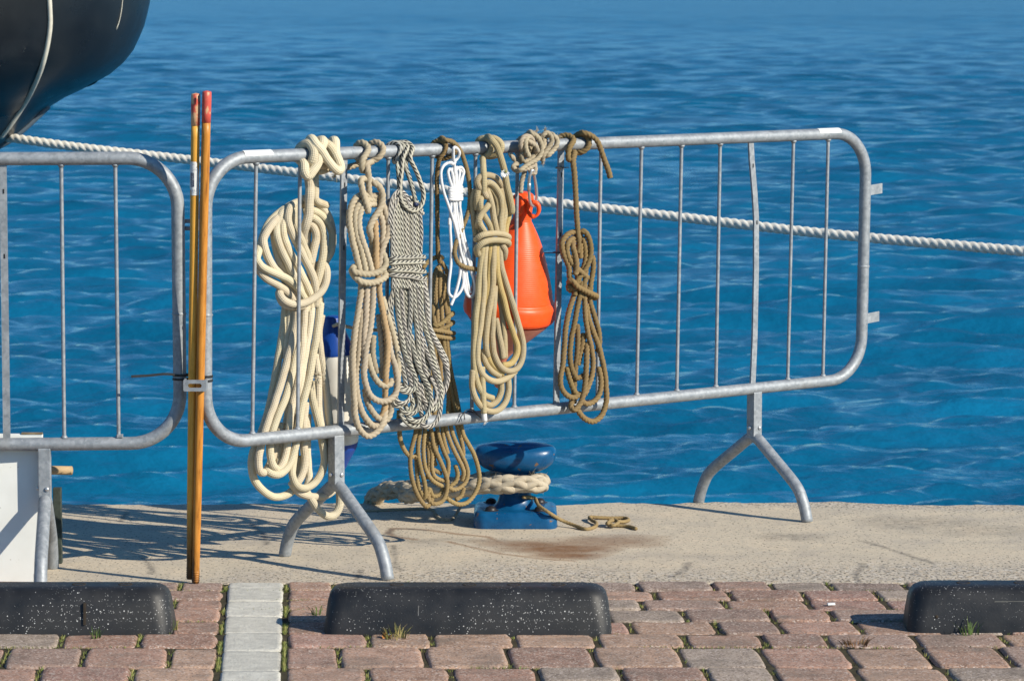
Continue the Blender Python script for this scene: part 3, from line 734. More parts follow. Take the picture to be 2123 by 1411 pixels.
p2t, p2a, p2m, p2b = pole('orange brown pole with bright red end and dark knots', D(429, 190, 8.735), D(405.5, 1207, 8.852), .0113, .0098, zt2, wood('brown_pole_wood', (.22, .08, .014), (.50, .20, .032), (.60, .27, .055), zdark=.05), redpaint('red_paint', .60))
mb = MB(); q = D(412, 205, 8.727); obox(mb, q, (.0022, 0, 0), (0, .0022, 0), (0, 0, .008), .001); mb.build('notch', M['black_plastic'], p1t)
def on_pole(y):                                                     # axis point of the first pole at photo row y
    z = 1.6 - (y + 46) * 8.76 / F; return p1a + (p1b - p1a) * ((p1a[2] - z) / (p1a[2] - p1b[2]))
def wrap_pt(y, ang, r):                                             # ang: degrees, 0 faces the camera, + to the right
    c = on_pole(y); a = math.radians(ang); return c + r * np.array([math.sin(a), -math.cos(a), 0])
mb = MB(); V = []; f = []
NA, NY = 18, 16
for i in range(NY):
    y = 333 + (403 - 333) * i / (NY - 1)
    lo, hi = -75, 62
    if i < 6: hi = 20 + 7 * i + 5 * math.sin(i * 2.2)
    if i > 12: lo = -38
    for j in range(NA): V.append(wrap_pt(y, lo + (hi - lo) * j / (NA - 1), .0125))
for i in range(NY - 1):
    for j in range(NA - 1): f.append((i * NA + j, i * NA + NA + j, i * NA + NA + j + 1, i * NA + j + 1))
mb.add(V, f); lab = mb.build('label', M['sticker'], p1t)
M['navy'] = mat_plain('navy_print', (.012, .022, .07), .5)
mb = MB(); V = []; f = []
for i in range(10):
    for a in np.linspace(-52, -5, 8): V.append(wrap_pt(356 + (385 - 356) * i / 9, a + (i - 4.5) * .6, .0128))
for i in range(9):
    for j in range(7): f.append((i * 8 + j, i * 8 + 8 + j, i * 8 + 9 + j, i * 8 + j + 1))
mb.add(V, f); mb.build('print_box', M['navy'], lab)
cu = bpy.data.curves.new('lettering', 'FONT'); cu.body = 'fatigati'; cu.align_x = 'CENTER'; cu.align_y = 'CENTER'; cu.size = 1
tmp = bpy.data.objects.new('lettering', cu); S.collection.objects.link(tmp)
bpy.context.view_layer.update()
tm = bpy.data.meshes.new_from_object(tmp.evaluated_get(bpy.context.evaluated_depsgraph_get()))
co = np.array([v.co[:] for v in tm.vertices]); fs = [list(p.vertices) for p in tm.polygons]
bpy.data.objects.remove(tmp); bpy.data.curves.remove(cu); bpy.data.meshes.remove(tm)
wx = np.ptp(co[:, 0]); hx = np.ptp(co[:, 1])
mb = MB(); V = []
for x, y, _ in co:
    row = 370.5 - (x - co[:, 0].mean()) / wx * 26.0                 # reads upwards along the pole
    V.append(wrap_pt(row, -28 + (-(y - co[:, 1].mean())) / hx * -36 * -1, .0131))
mb.add(V, fs, None, smooth=False); mb.build('lettering', M['sticker'], lab)
mb = MB(); rr = random.Random(3)
for x0 in range(22):
    yy = rr.choice([rr.uniform(338, 352), rr.uniform(388, 400)]); a = rr.uniform(-30, 25)
    mb.add([wrap_pt(yy, a, .0128), wrap_pt(yy, a + 4, .0128), wrap_pt(yy - .9, a + 4, .0128), wrap_pt(yy - .9, a, .0128)], [(0, 1, 2, 3)])
mb.build('fine_print', M['navy'], lab)

# ------------------------------------------------------------------ ropes on the barrier
class Crop:                                                         # coordinates read from an enlarged piece of the photograph
    def __init__(s, ox, oy, k): s.ox, s.oy, s.k = ox, oy, k
    def __call__(s, x, y): return s.ox + x / s.k, s.oy + y / s.k
PX = Crop(0, 0, 1)
def rail_point(x, ang, k, R):
    s = BAR.s_of(x, 318 - (x - 640) * .035); a = math.radians(ang); rr = (RAIL_R + R) * k
    return BAR.P(s, rr * math.cos(a), RAIL_Z + rr * math.sin(a))
def trace(crop, pts, R, base, step, layer=0):
    out = []
    for p in pts:
        if p[0] == 'w': out.append(rail_point(p[1], p[2], p[3] if len(p) > 3 else 1.0, R))
        else:
            x, y = crop(p[0], p[1]); l = p[2] if len(p) > 2 else layer
            out.append(BAR.px(x, y, base - l * step))
    return out
class Rope:
    def __init__(s, R, base, step, kind, pitch=.04, hand=1, seg=10, amp=.26): s.R, s.base, s.step, s.kind, s.pitch, s.hand, s.seg, s.amp = R, base, step, kind, pitch, hand, seg, amp
    def add(s, mb, crop, pts, layer=0, tint=None, rr=1.0, cap=True):
        st = s.R * (.3 if s.kind == 'laid' else .5); C = spline(trace(crop, pts, s.R, s.base, s.step, layer), st)
        w = random.uniform(.80, 1.05); t = tint or (w, w * random.uniform(.97, 1.01), w * random.uniform(.92, 1.02), 1)
        if len(C) > 8:                                              # slight hand-laid unevenness
            L = np.arange(len(C)) * st; o = random.random() * 50
            C = C + np.stack([fbm(L * 22 + o, L * 0, 2) - .37, fbm(L * 22 + o + 9, L * 0 + 5, 2) - .37, 0 * L], 1) * s.R * .35
        ph = s.kind == 'laid'
        tube(mb, C, s.R * rr * (1 + .10 * (fbm(np.arange(len(C)) * st * 14 + random.random() * 99, np.zeros(len(C)), 3) - .44) * 2), s.seg, 3 if ph else 0, s.amp if ph else 0, s.pitch, s.hand, cap, t, random.random() * .3)
def fray(mb, p, d, n, L, spread, w=.0008, tint=(1, 1, 1, 1)):
    d = np.asarray(d, float); d /= np.linalg.norm(d)
    for i in range(n):
        v = d + RNG.normal(0, spread, 3); v /= np.linalg.norm(v); l = L * random.uniform(.5, 1.2); bend = RNG.normal(0, .35, 3) * l
        tube(mb, [np.asarray(p) + v * l * t + bend * t * t for t in (0, .33, .66, 1)], [w, w, w * .8, w * .4], 4, tint=tint)
def hairs(mb, C, R, n, L, w=.0004, tint=(1.05, 1.05, 1.0, 1)):
    C = np.asarray(C)
    for i in range(n):
        c = C[random.randrange(1, len(C) - 1)]; v = RNG.normal(0, 1, 3); v /= np.linalg.norm(v)
        p = c + v * R * .9; g = (v + RNG.normal(0, .9, 3)) * L * random.uniform(.3, 1)
        tube(mb, [p, p + g * .5 + RNG.normal(0, .15, 3) * L, p + g], [w, w, w * .5], 3, cap=False, tint=tint)
def rope_thing(label, x, y, cat='rope'):
    return thing('rope_coil' if cat == 'rope' else cat, BAR.px(x, y), label, cat, 'ropes hung on the barrier')
Z1 = Crop(500, 260, 3.5275); Z3 = Crop(760, 260, 3.527); Z4 = Crop(940, 260, 3.527)

# A thick cream braided rope (hangs behind the bars)
C1a, C1b, C1c = Crop(510, 400, 5.038), Crop(610, 270, 8.817), Crop(510, 640, 3.205)
t = rope_thing('thick cream braided rope in a big loose coil, leftmost of the hung ropes', 630, 600)
A = Rope(.0106, -.019, .0098, 'braid', .0055, seg=14); mb = MB()
for lay, pts in [
    (3, [(640, 130, 5), (520, 110, 4), (430, 150), (330, 225), (245, 310), (190, 420), (150, 540), (125, 630, 1.5), (112, 690, .6), (160, 760, .3), (230, 805, .2), (330, 850, .2), (430, 895, .2), (510, 960, .3), (570, 1030, .6), (620, 1120, 1.2), (640, 1230, 1.5)]),
    (4, [(330, 235), (230, 370), (160, 520), (120, 640, 3), (115, 760, 2), (200, 880, 1.6), (330, 960, 1.5), (420, 1030, 1.6), (480, 1110, 2), (500, 1250, 2.5)]),
    (2, [(430, 180, 3.5), (300, 290), (220, 400), (182, 480), (190, 560, 1.6), (230, 680, 1.4), (290, 780, 1.3), (360, 850, 1.6), (440, 960, 2.2), (520, 1080, 2.6), (540, 1200, 3)]),
    (2, [(560, 110, 4), (450, 150, 3), (370, 220), (330, 330), (320, 430, 1.2), (345, 530, 1), (400, 660, .9), (460, 780, .9), (510, 880, 1.1), (560, 960, 1.4), (600, 1080, 2)]),
    (3, [(400, 240), (300, 400), (310, 560), (350, 700), (410, 800), (450, 880)]),
    (1, [(600, 110, 4), (500, 150, 2.5), (430, 230, 1.6), (390, 340), (395, 440), (440, 570, .8), (505, 700, .7), (570, 830, .6), (630, 960, .6), (672, 1060, 1), (680, 1200, 1.6)]),
    (0, [(620, 100, 3.5), (540, 100, 2.2), (470, 140, 1), (440, 230, .4), (445, 320, .2), (485, 430, 0), (550, 560, 0), (615, 690, 0), (670, 800, 0), (712, 910, 0), (725, 1030, .4), (730, 1180, 1.2)]),
    (1, [(660, 130, 4), (575, 110, 2.4), (510, 180), (505, 290), (545, 410), (600, 540), (640, 650), (670, 740)]),
    (3.5, [(640, 300, 4), (640, 420), (640, 560), (680, 700), (720, 820)]),
    (1, [(620, 330, 3), (680, 330, 1.6), (722, 390), (732, 470), (712, 570), (690, 680, 1.2), (672, 780, 1.6), (690, 900, 2)]),
    (.7, [(620, 260, 3), (690, 255, 1.2), (765, 310), (805, 420), (808, 550), (800, 660), (780, 780), (757, 900), (740, 1010, 1.1), (745, 1180, 1.6)]),
    (1.6, [(600, 190, 4), (690, 180, 2), (780, 225), (850, 310), (895, 410), (900, 520), (885, 620), (840, 700, 2), (790, 800, 2.6), (770, 920, 3)]),
    (2.2, [(560, 80, 3), (610, 60), (700, 90), (790, 140), (855, 230), (890, 340), (905, 440), (895, 560, 3), (850, 690, 3.5)]),
    (3, [(830, 690), (760, 800), (720, 930), (760, 1060), (775, 1200)]),
]: A.add(mb, C1a, pts, lay)
for lay, pts in [
    (4, [(262, -40), (258, 60), (240, 180), (215, 330), (190, 480), (150, 680), (90, 860), (48, 960), (38, 1040), (55, 1130), (110, 1205), (185, 1248), (265, 1235), (325, 1185), (345, 1100), (360, 980)]),
    (3, [(300, -40), (292, 60), (285, 140), (270, 240), (265, 330)]),
    (1, [(338, -40), (325, 130), (285, 300), (235, 480), (185, 640), (140, 770), (105, 900), (85, 1000), (92, 1075), (125, 1085, 2), (150, 1050, 3.4), (190, 940, 4), (240, 760, 4)]),
    (.8, [(350, 220, 2), (310, 400, 1.6), (262, 590), (215, 700), (180, 800), (160, 900), (165, 990), (190, 1055), (215, 1055, 2), (225, 1000, 3)]),
    (1.2, [(395, -40, .8), (385, 120), (370, 300), (340, 500), (305, 650), (285, 800), (270, 930), (245, 1020), (205, 1080, 1.6), (160, 1100, 2.6)]),
    (1.6, [(440, -40), (425, 100), (400, 280), (375, 440), (360, 560), (350, 640)]),
    (.3, [(495, -40, 1), (480, 100), (450, 290), (415, 480), (375, 640), (350, 770), (330, 900), (300, 1010), (255, 1075), (205, 1100), (155, 1085, 1.2), (145, 1050, 2.5)]),
    (1.8, [(500, 40), (485, 180), (495, 300), (520, 430), (535, 560), (548, 680), (555, 780), (550, 900), (535, 1000)]),
    (1, [(430, 480, 2), (440, 580), (465, 690), (490, 800), (510, 900), (522, 1000), (500, 1090), (450, 1160), (380, 1190), (330, 1160), (308, 1100), (312, 1030, 2), (330, 900, 3)]),
    (2.4, [(465, 300), (478, 440), (482, 560), (485, 680), (505, 800), (520, 900)]),
    (1.6, [(400, 620, 2), (385, 760), (385, 900), (392, 1000), (380, 1080), (345, 1150), (310, 1160, 2.4)]),
    (3.4, [(410, 700), (405, 880), (415, 1050), (420, 1120), (400, 1200)]),
    (2.5, [(300, 1150), (350, 1215), (430, 1245), (520, 1240), (580, 1200), (600, 1100, 3), (590, 900, 4)]),
    (2.2, [(395, 1200, 3.4), (440, 1270), (480, 1330), (540, 1375), (590, 1365), (622, 1310), (625, 1220), (612, 1120), (600, 980)]),
    (4, [(330, 300), (300, 520), (280, 700), (250, 860), (215, 960), (190, 1030)]),
    (4.6, [(360, 200), (350, 500), (330, 800), (325, 1000), (310, 1090)]),
]: A.add(mb, C1c, pts, lay)
mb.build('coil', M['rope_cream'], t)
mb = MB()
A.add(mb, C1a, [(690, 780, 4), (800, 740, 2), (838, 800, .4), (840, 900, -.6), (800, 1010, -.75), (720, 1090, -.75), (630, 1140, -.75), (540, 1160, -.75), (450, 1150, -.75), (385, 1110, -.4), (350, 1050, 1.4), (400, 1000, 4)])
A.add(mb, C1a, [(470, 1000, 5), (360, 1020, 3), (352, 1080, 1), (400, 1160, .2), (500, 1185, .3), (600, 1180, .4)])
mb.build('wrapping', M['rope_cream'], t)
mb = MB()
A.add(mb, C1b, [(600, 1380, 2), (395, 1260, .6), (390, 1100, .5), (385, 900, .5), (375, 780, 1), ('w', 650, 200)], tint=(.9, .88, .85, 1))
A.add(mb, C1a, [('w', 642, 230), (668, -60, .3), (668, 0, -.3), (662, 130, -.5), (650, 230, -.5), (625, 330, -.2), (600, 410, 1), (590, 520, 3)], rr=1.18)
A.add(mb, C1b, [('w', 640, 240, 1.1), ('w', 634, -30, 1.15), ('w', 638, 20, 1.05), ('w', 637, 80, 1.1), ('w', 631, 150, 1.0), ('w', 630, 220, 1.1)], rr=1.18)
A.add(mb, C1b, [('w', 634, 200, 1.2), (180, 640, -4.2), (185, 760, -5.0), (240, 840, -5.2), (340, 740, -5.4), (430, 590, -5.3), (450, 450, -4.9), ('w', 660, 60, 1.5), ('w', 658, 140, 1.2), ('w', 655, 200)], rr=1.22)
A.add(mb, C1b, [('w', 650, 150, 1.2), ('w', 645, 88, 1.5), (410, 270, -4.8), (500, 370, -5.6), (600, 530, -6), (720, 680, -6.2), (800, 740, -6.2), (850, 690, -5.6), (815, 560, -5.2), (760, 420, -4.8), ('w', 690, 75, 1.3), ('w', 690, 150, 1.15), ('w', 680, 215)], rr=1.18)
A.add(mb, C1b, [('w', 655, 110, 1.3), (520, 225, -2.5), (610, 260, -3.6), (690, 340, -4.4), (740, 450, -4.4), (770, 560, -4.3), (830, 690, -4)], rr=1.18)
A.add(mb, C1b, [('w', 666, 250, 1.25), (520, 640, -3), (620, 640, -2.5), (700, 570, -2)], tint=(.85, .82, .75, 1))
A.add(mb, C1b, [('w', 662, 265, 1.6), (520, 730, -2), (600, 700, -2), (680, 660, -1)], tint=(.85, .82, .75, 1))
mb.build('hitch', M['rope_cream'], t)
mb = MB(); fray(mb, BAR.px(695, 362, .03), (-.2, 0, -1), 26, .012, .55); mb.build('frayed_end', M['rope_cream'], t)
mb = MB(); fray(mb, BAR.px(658, 783, -.01), (0, -.3, -1), 40, .016, .6); fray(mb, BAR.px(659, 778, -.012), (.2, -.6, .4), 30, .014, .7)
mb.build('frayed_end', M['rope_cream'], t)

# B beige three-strand rope (hangs in front)
C1d, C1e = Crop(715, 280, 4.15), Crop(715, 580, 4.154)
t = rope_thing('beige three-strand rope coil with a rust stain, second from the left', 765, 600)
Bq = Rope(.0092, .058, .0082, 'laid', .040, 1, 18, .30); mb = MB(); RU = (.90, .72, .53, 1)
for lay, pts, ti in [
    (1, [(280, 560, 2), (190, 520), (110, 530), (60, 600), (38, 700), (55, 850), (90, 1000), (120, 1120), (135, 1200)], None),
    (.6, [(290, 580, 2.5), (210, 560), (140, 580), (95, 640), (85, 730), (100, 850), (135, 980), (170, 1110), (185, 1200)], None),
    (0, [(300, 600, 2.4), (210, 600), (150, 630), (125, 690), (120, 780), (145, 890), (180, 990), (215, 1100), (235, 1200)], None),
    (1.2, [(120, 520), (200, 545), (280, 520), (305, 560)], None), (2, [(130, 560), (210, 575), (280, 575), (320, 620)], None),
    (-.6, [(225, 400, 1), (262, 415), (300, 450), (325, 520), (315, 600), (280, 670), (238, 740), (212, 810), (225, 880, 1), (250, 960, 2)], None),
    (.2, [(310, 560, 1.4), (345, 650), (370, 750), (365, 860), (335, 950), (312, 1040), (295, 1140), (290, 1200)], None),
    (.8, [(285, 640, 1.6), (315, 720), (328, 830), (320, 950), (305, 1060), (300, 1200)], None),
    (0, [(262, 740, 1.2), (268, 850), (268, 960), (268, 1060), (275, 1150), (290, 1290)], RU),
    (2, [(240, 860), (235, 1000), (240, 1130)], None)]: Bq.add(mb, C1d, pts, lay, ti)
for lay, pts, ti in [
    (.9, [(145, 0), (135, 150), (105, 330), (80, 500), (68, 700), (72, 880), (82, 1040), (92, 1180), (130, 1285), (200, 1345), (270, 1315), (325, 1240), (345, 1160, 2), (350, 1040, 3)], None),
    (1.8, [(150, 250), (130, 480), (115, 700), (95, 880), (108, 1000), (140, 1120), (190, 1205), (245, 1255), (310, 1255), (345, 1210, 2.6)], None),
    (.7, [(190, 0), (188, 150), (180, 330), (165, 500), (165, 640), (172, 760, 1.4)], None),
    (0, [(240, 0), (240, 150), (228, 330), (200, 500), (175, 660), (162, 780), (180, 900), (225, 1000), (300, 1045), (375, 1035), (430, 990), (452, 900), (435, 760), (400, 640), (375, 500, 1.4), (340, 330, 2)], None),
    (.1, [(292, 0), (300, 150), (330, 310), (360, 470), (370, 590), (362, 700), (350, 810), (348, 930, 1.2), (345, 1060, 2.2), (325, 1160, 2.4), (300, 1200, 2.6)], RU),
    (.9, [(320, 150), (355, 270), (395, 400), (435, 540), (460, 690), (455, 830), (445, 960, 1.6)], None),
    (.6, [(195, 640, 1.4), (225, 760), (265, 850), (330, 910), (390, 900), (405, 860, 1.4)], None),
    (2.0, [(175, 940), (190, 1040), (235, 1130), (300, 1195), (365, 1200), (398, 1130), (400, 1030)], (.8, .8, .8, 1)),
    (3.0, [(245, 480), (240, 600), (250, 720), (275, 800)], (.7, .7, .68, 1)), (3, [(290, 300), (310, 480), (325, 700), (320, 850)], None)]: Bq.add(mb, C1e, pts, lay, ti)
mb.build('coil', M['rope_beige'], t)
mb = MB()
Bq.add(mb, C1d, [(310, 980, 1), (345, 1050, -.6), (350, 1110, -1.2), (310, 1165, -1.5), (220, 1195, -1.5), (130, 1190, -1.3), (75, 1170, -.6), (70, 1140, 1.2), (150, 1120, 4)])
Bq.add(mb, C1d, [(60, 1160, 4), (85, 1215, .5), (130, 1255, -1.2), (220, 1272, -1.5), (300, 1250, -1.3), (350, 1215, -.4), (340, 1180, 1.5), (250, 1160, 4)])
mb.build('wrapping', M['rope_beige'], t)
mb = MB()
Bq.add(mb, C1d, [(220, 560, 2), (208, 480, .6), (205, 380, .3), (198, 300, 0), (190, 260, 1), ('w', 766, -60, 1.05), ('w', 776, -25, 1.05), ('w', 783, 25), ('w', 780, 80), ('w', 775, 120), ('w', 768, 180), ('w', 756, 230, 1.1), (110, 250, 10.2), (20, 280, 10.5), (-40, 300, 10.5)])
Bq.add(mb, C1d, [('w', 764, 240, 1.1), ('w', 758, -75, 1.5), (150, 300, 1.8), (155, 220, 1.2), ('w', 753, 25), ('w', 751, 80), ('w', 748, 125), ('w', 748, 190), ('w', 752, 240)])
Bq.add(mb, C1d, [(210, 400, 2.5), (165, 375, .4), (140, 395, -.7), (150, 470, -1.0), (172, 550, -1.2), (192, 620, -1.2), (196, 655, -.6), (205, 600, 1.5)], cap=True)
mb.build('hitch', M['rope_beige'], t)

# C white rope with black flecks (in front)
C1f = Crop(800, 600, 4.706)
t = rope_thing('white braided rope with black flecks, tightly wrapped at its middle', 850, 600)
Cq = Rope(.0064, .060, .0052, 'fleck', seg=10); mb = MB()
xs0 = [188, 212, 232, 256, 280, 300, 326, 350, 372, 390]
for i, x in enumerate(xs0):
    for lay in (0, 2.2, 4.2):
        dx = random.uniform(-8, 8) if lay else 0; cx = 285 + (x - 285) * (1 - .05 * lay)
        top = 500 + 45 * abs((cx - 270) / 100) ** 1.6 + (55 if cx > 250 else 0) * (1 - lay / 6)
        Cq.add(mb, Z3, [(cx + 18 + dx, top + 30, lay + 2), (cx + dx, top, lay + .6), (cx - 6 + dx, top + 70, lay), (cx - 4 + dx, 760, lay), (cx + dx * .5, 900, lay), (270 + (cx - 270) * .98, 1010, lay), (292 + (cx - 285) * 1.0, 1130, lay), (296 + (cx - 285) * 1.05, 1190, lay)], lay)
for pts in ([(165, 720), (172, 600), (196, 520), (240, 480), (290, 520), (320, 600)], [(178, 800), (185, 640), (215, 560), (250, 520), (280, 560)], [(385, 620), (396, 760), (392, 900)]): Cq.add(mb, Z3, pts, -.6)
for lay, pts in [
    (0, [(100, -40), (110, 120), (125, 300), (150, 480), (190, 640), (245, 760), (285, 870), (275, 965), (215, 1000), (160, 995), (125, 970, 1.5)]),
    (.6, [(148, -40), (155, 150), (175, 330), (205, 480), (225, 600), (235, 720), (250, 860)]),
    (.4, [(235, -40), (240, 150), (235, 300), (225, 430), (215, 560), (225, 700, 2)]),
    (.2, [(270, -40), (280, 180), (298, 360), (312, 520), (318, 640), (330, 780)]),
    (-.4, [(250, 440, 1), (265, 560), (300, 700), (350, 830), (410, 940), (440, 1060), (430, 1170), (380, 1250), (300, 1290), (225, 1260), (205, 1220, 1.5)]),
    (.3, [(310, -40), (325, 200), (338, 400), (348, 560), (360, 700), (400, 850)]),
    (-.2, [(340, -40), (350, 200), (385, 380), (430, 530), (460, 690), (505, 840), (538, 970), (530, 1080), (490, 1150), (445, 1185)]),
    (.5, [(372, -40), (395, 160), (415, 340), (455, 460), (520, 590), (580, 730), (605, 850), (590, 950), (560, 1010), (530, 1040, 1.5)]),
    (0, [(355, 460, 1), (390, 590), (440, 710), (480, 810), (520, 930), (535, 1080), (525, 1200), (480, 1300), (410, 1340), (350, 1315), (330, 1280, 1.5)]),
    (2, [(185, -40), (195, 150), (210, 400), (240, 650), (270, 850)]), (2.4, [(205, -40), (208, 200), (220, 450), (255, 700)]), (2, [(125, -40), (140, 150), (165, 400), (200, 640)]), (2, [(290, -40), (300, 200), (320, 450), (345, 700)]),
    (1, [(82, -20), (55, 70), (22, 170), (5, 240)]), (1.6, [(60, 100), (50, 200), (70, 330), (100, 450), (130, 600)]),
    (1, [(120, 600), (150, 720), (175, 830), (198, 950)]), (1.4, [(180, 640), (205, 760), (235, 880), (255, 960)]),
    (.6, [(85, 1030, 1.5), (105, 1085), (165, 1110), (220, 1080), (238, 1040), (225, 1000, 1.5)]),
    (.5, [(130, 1130, 1.5), (165, 1190), (230, 1215), (290, 1190), (322, 1120), (315, 1030), (290, 970), (270, 900, 1.5)]),
    (1, [(140, 1205, 1.5), (180, 1270), (250, 1325), (320, 1325), (370, 1280)]),
    (1.5, [(90, 1060), (80, 1110), (120, 1140), (170, 1120)]), (1.8, [(190, 1130), (215, 1180), (260, 1130), (250, 1060)]),
    (.8, [(220, 1230), (265, 1280), (330, 1290), (395, 1240), (425, 1130), (405, 1000), (370, 900)]),
    (.9, [(430, 850), (475, 940), (498, 1030), (470, 1110), (430, 1150)]), (1.6, [(350, 900), (360, 1050), (390, 1110), (400, 1190)]), (2.2, [(300, 860), (330, 1000), (310, 1140), (250, 1200)]),
    (2.6, [(160, 500), (200, 700), (250, 900), (300, 1080), (350, 1230)]), (2.6, [(350, 500), (400, 760), (420, 960), (400, 1150)]), (3, [(280, 500), (330, 760), (370, 980), (360, 1180)]), (3, [(420, 560), (470, 800), (500, 1000), (480, 1140)])]:
    if pts[0][1] == -40:
        for e in (1.5, 3.0): Cq.add(mb, C1f, [(225 + (p[0] - 225) * (.95 if q == 0 else 1) + random.uniform(-16, 16), p[1] - (70 if q == 0 else 25 * e * q / len(pts)), lay + e) for q, p in enumerate(pts)])
    Cq.add(mb, C1f, ([(225 + (pts[0][0] - 225) * .97, -110, lay)] + pts) if pts[0][1] == -40 else pts, lay)
mb.build('coil', M['rope_fleck'], t)
mb = MB()
for y0, y1, xl, xr in ((975, 962, 168, 418), (1008, 1000, 164, 420), (1058, 1070, 168, 424), (1092, 1122, 164, 432)):
    Cq.add(mb, Z3, [(280, y0, 7), (xl + 10, y0, 4), (xl - 2, y0 + 1, 1.4), (xl + 25, y0, -.8), (230, (y0 * 2 + y1) / 3 - 3, -1.2), (310, (y0 + y1) / 2 - 3, -1.2), (380, y1 - 2, -1.0), (xr, y1, 1), (xr - 12, y1, 4), (300, y1, 7)])
mb.build('wrapping', M['rope_fleck'], t)
mb = MB()
for x0, k in ((816, 1.0), (823, 1.05)):
    Cq.add(mb, Z3, [('w', x0 + 4, 250), ('w', x0 - 2, -70, 1.25), ('w', x0 + 2, -20), ('w', x0 + 6, 40), ('w', x0 + 3, 90), ('w', x0 - 4, 150), ('w', x0 - 2, 215)])
Cq.add(mb, Z3, [('w', 826, 150), ('w', 831, 85), ('w', 834, 30, 1.1), (265, 250, 2), (258, 340, 0), (246, 440, -.8), (248, 530, -1.4), (285, 595, -1.8), (345, 625, -1.8), (400, 585, -1.6), (415, 500, -1), (388, 400, 0), (350, 310, 1), (320, 240, 2), ('w', 844, 25, 1.1), ('w', 838, 80), ('w', 832, 140)])
Cq.add(mb, Z3, [('w', 822, -60, 1.1), (228, 300, 2), (236, 390, 1.4), (242, 500, 1.2)])
Cq.add(mb, Z3, [('w', 838, -40, 1.1), (285, 300, 2), (318, 400, 1.2), (345, 500, .6), (362, 590, .6)])
mb.build('hitch', M['rope_fleck'], t)
mb = MB(); tube(mb, np.array([BAR.px(*Z3(350, 575), .066), BAR.px(*Z3(372, 582), .066)]), .0056, 10); mb.build('whipping', M['navy'], t)

# D tan rope hanging behind, standing part and loose tail over the rail
C5, C1h, C1g = Crop(880, 280, 3.714), Crop(880, 500, 6.41), Crop(820, 840, 5.642)
t = rope_thing('tan three-strand rope coil hanging lowest, behind the bottom rail', 910, 750)
Dq = Rope(.0068, -.032, .0062, 'laid', .028, 1, 18, .32); mb = MB()
for lay, pts in [
    (0, [(200, 330, 2), (150, 400), (118, 560), (105, 760), (112, 950), (130, 1080), (200, 1320)]), (.6, [(190, 330, 2), (165, 440), (150, 620), (158, 820), (175, 1060), (190, 1320)]),
    (-.4, [(195, 330, 1), (210, 420), (200, 560), (205, 720), (228, 900), (235, 1060), (230, 1320)]), (0, [(225, 380, 1), (245, 520), (248, 700), (275, 850), (300, 980), (290, 1320)]),
    (.3, [(262, 440, 1), (275, 600), (300, 760), (318, 900), (315, 1060), (320, 1320)]), (1.6, [(60, 420), (60, 700), (80, 1000), (110, 1320)]), (2, [(20, 460), (20, 700), (50, 1000), (80, 1320)]),
    (1, [(-20, 360, 1), (30, 290), (90, 245), (150, 215), (215, 210), (240, 225, 1.6)]), (1.2, [(205, 255), (250, 310), (290, 390), (312, 480), (300, 570), (290, 640)])]: Dq.add(mb, C1h, pts, lay)
for lay, pts in [(0, [(510, 480), (530, 700), (545, 950), (520, 1240)]), (.5, [(550, 480), (580, 760), (612, 1000), (605, 1240)]), (0, [(600, 480), (620, 700), (660, 960), (690, 1240)]), (-1.2, [(590, 480), (625, 740), (672, 960), (714, 1180), (722, 1260, 0)]), (-.9, [(560, 480), (590, 760), (640, 1000), (676, 1190), (682, 1260, 0)]), (1.2, [(475, 480), (490, 760), (500, 1000), (470, 1240)]), (1.5, [(575, 480), (600, 760), (640, 1000), (650, 1240)]), (2, [(430, 480), (440, 800), (430, 1240)])]: Dq.add(mb, C1f, pts, lay)
for lay, pts in [
    (.4, [(40, 60), (38, 200), (46, 310), (62, 420), (108, 530), (165, 590), (232, 605)]),
    (0, [(245, 200), (235, 310), (205, 430), (175, 560), (172, 700), (195, 860), (240, 1010), (300, 1120), (365, 1180), (410, 1150, 1), (430, 1090, 2)]),
    (.8, [(300, 200), (285, 320), (262, 460), (265, 600), (300, 760), (338, 900), (348, 1040), (330, 1085, 2)]),
    (.2, [(355, 200), (342, 320), (325, 470), (335, 650), (375, 800), (440, 885), (545, 945)]),
    (-.4, [(405, 200), (425, 360), (450, 490), (505, 610), (560, 740), (602, 880), (595, 1020), (545, 1120), (450, 1150), (395, 1110, 1), (385, 1040, 2)]),
    (1.0, [(395, 420), (425, 560), (425, 720), (450, 820), (510, 865), (570, 880)]),
    (.5, [(480, 200), (498, 320), (530, 440), (575, 560), (618, 660), (612, 780), (590, 860)]),
    (1.2, [(545, 200), (555, 340), (575, 450), (610, 560)]),
    (.1, [(580, 200), (605, 330), (650, 450), (715, 590), (770, 700), (798, 790), (780, 880, 1.2)]),
    (0, [(640, 200), (665, 320), (710, 440), (765, 560), (825, 690), (848, 800), (820, 900), (750, 965), (680, 985), (625, 960)]),
    (.8, [(710, 180), (740, 320), (775, 440), (792, 560), (780, 650, 1.6)]),
    (.4, [(755, 180), (790, 340), (850, 450), (920, 580), (968, 740), (978, 880), (925, 1040), (830, 1140), (730, 1155), (640, 1115), (595, 1080, 1.5)]),
    (1.6, [(700, 700), (725, 800), (705, 890), (640, 945)]), (1.4, [(800, 960), (765, 1060), (705, 1105)]), (2.8, [(240, 560), (250, 740), (260, 880), (280, 990)]), (1.6, [(440, 750), (530, 795)]),
    (2, [(370, 300), (380, 500), (390, 700), (370, 860)]), (2.4, [(470, 300), (480, 480), (450, 640), (470, 700)]), (2.4, [(400, 980), (440, 1060), (520, 1040), (560, 960)]), (2, [(290, 1000), (330, 1080), (380, 1020), (390, 960)])]: Dq.add(mb, C1g, pts, lay)
mb.build('coil', M['rope_tan'], t)
mb = MB()
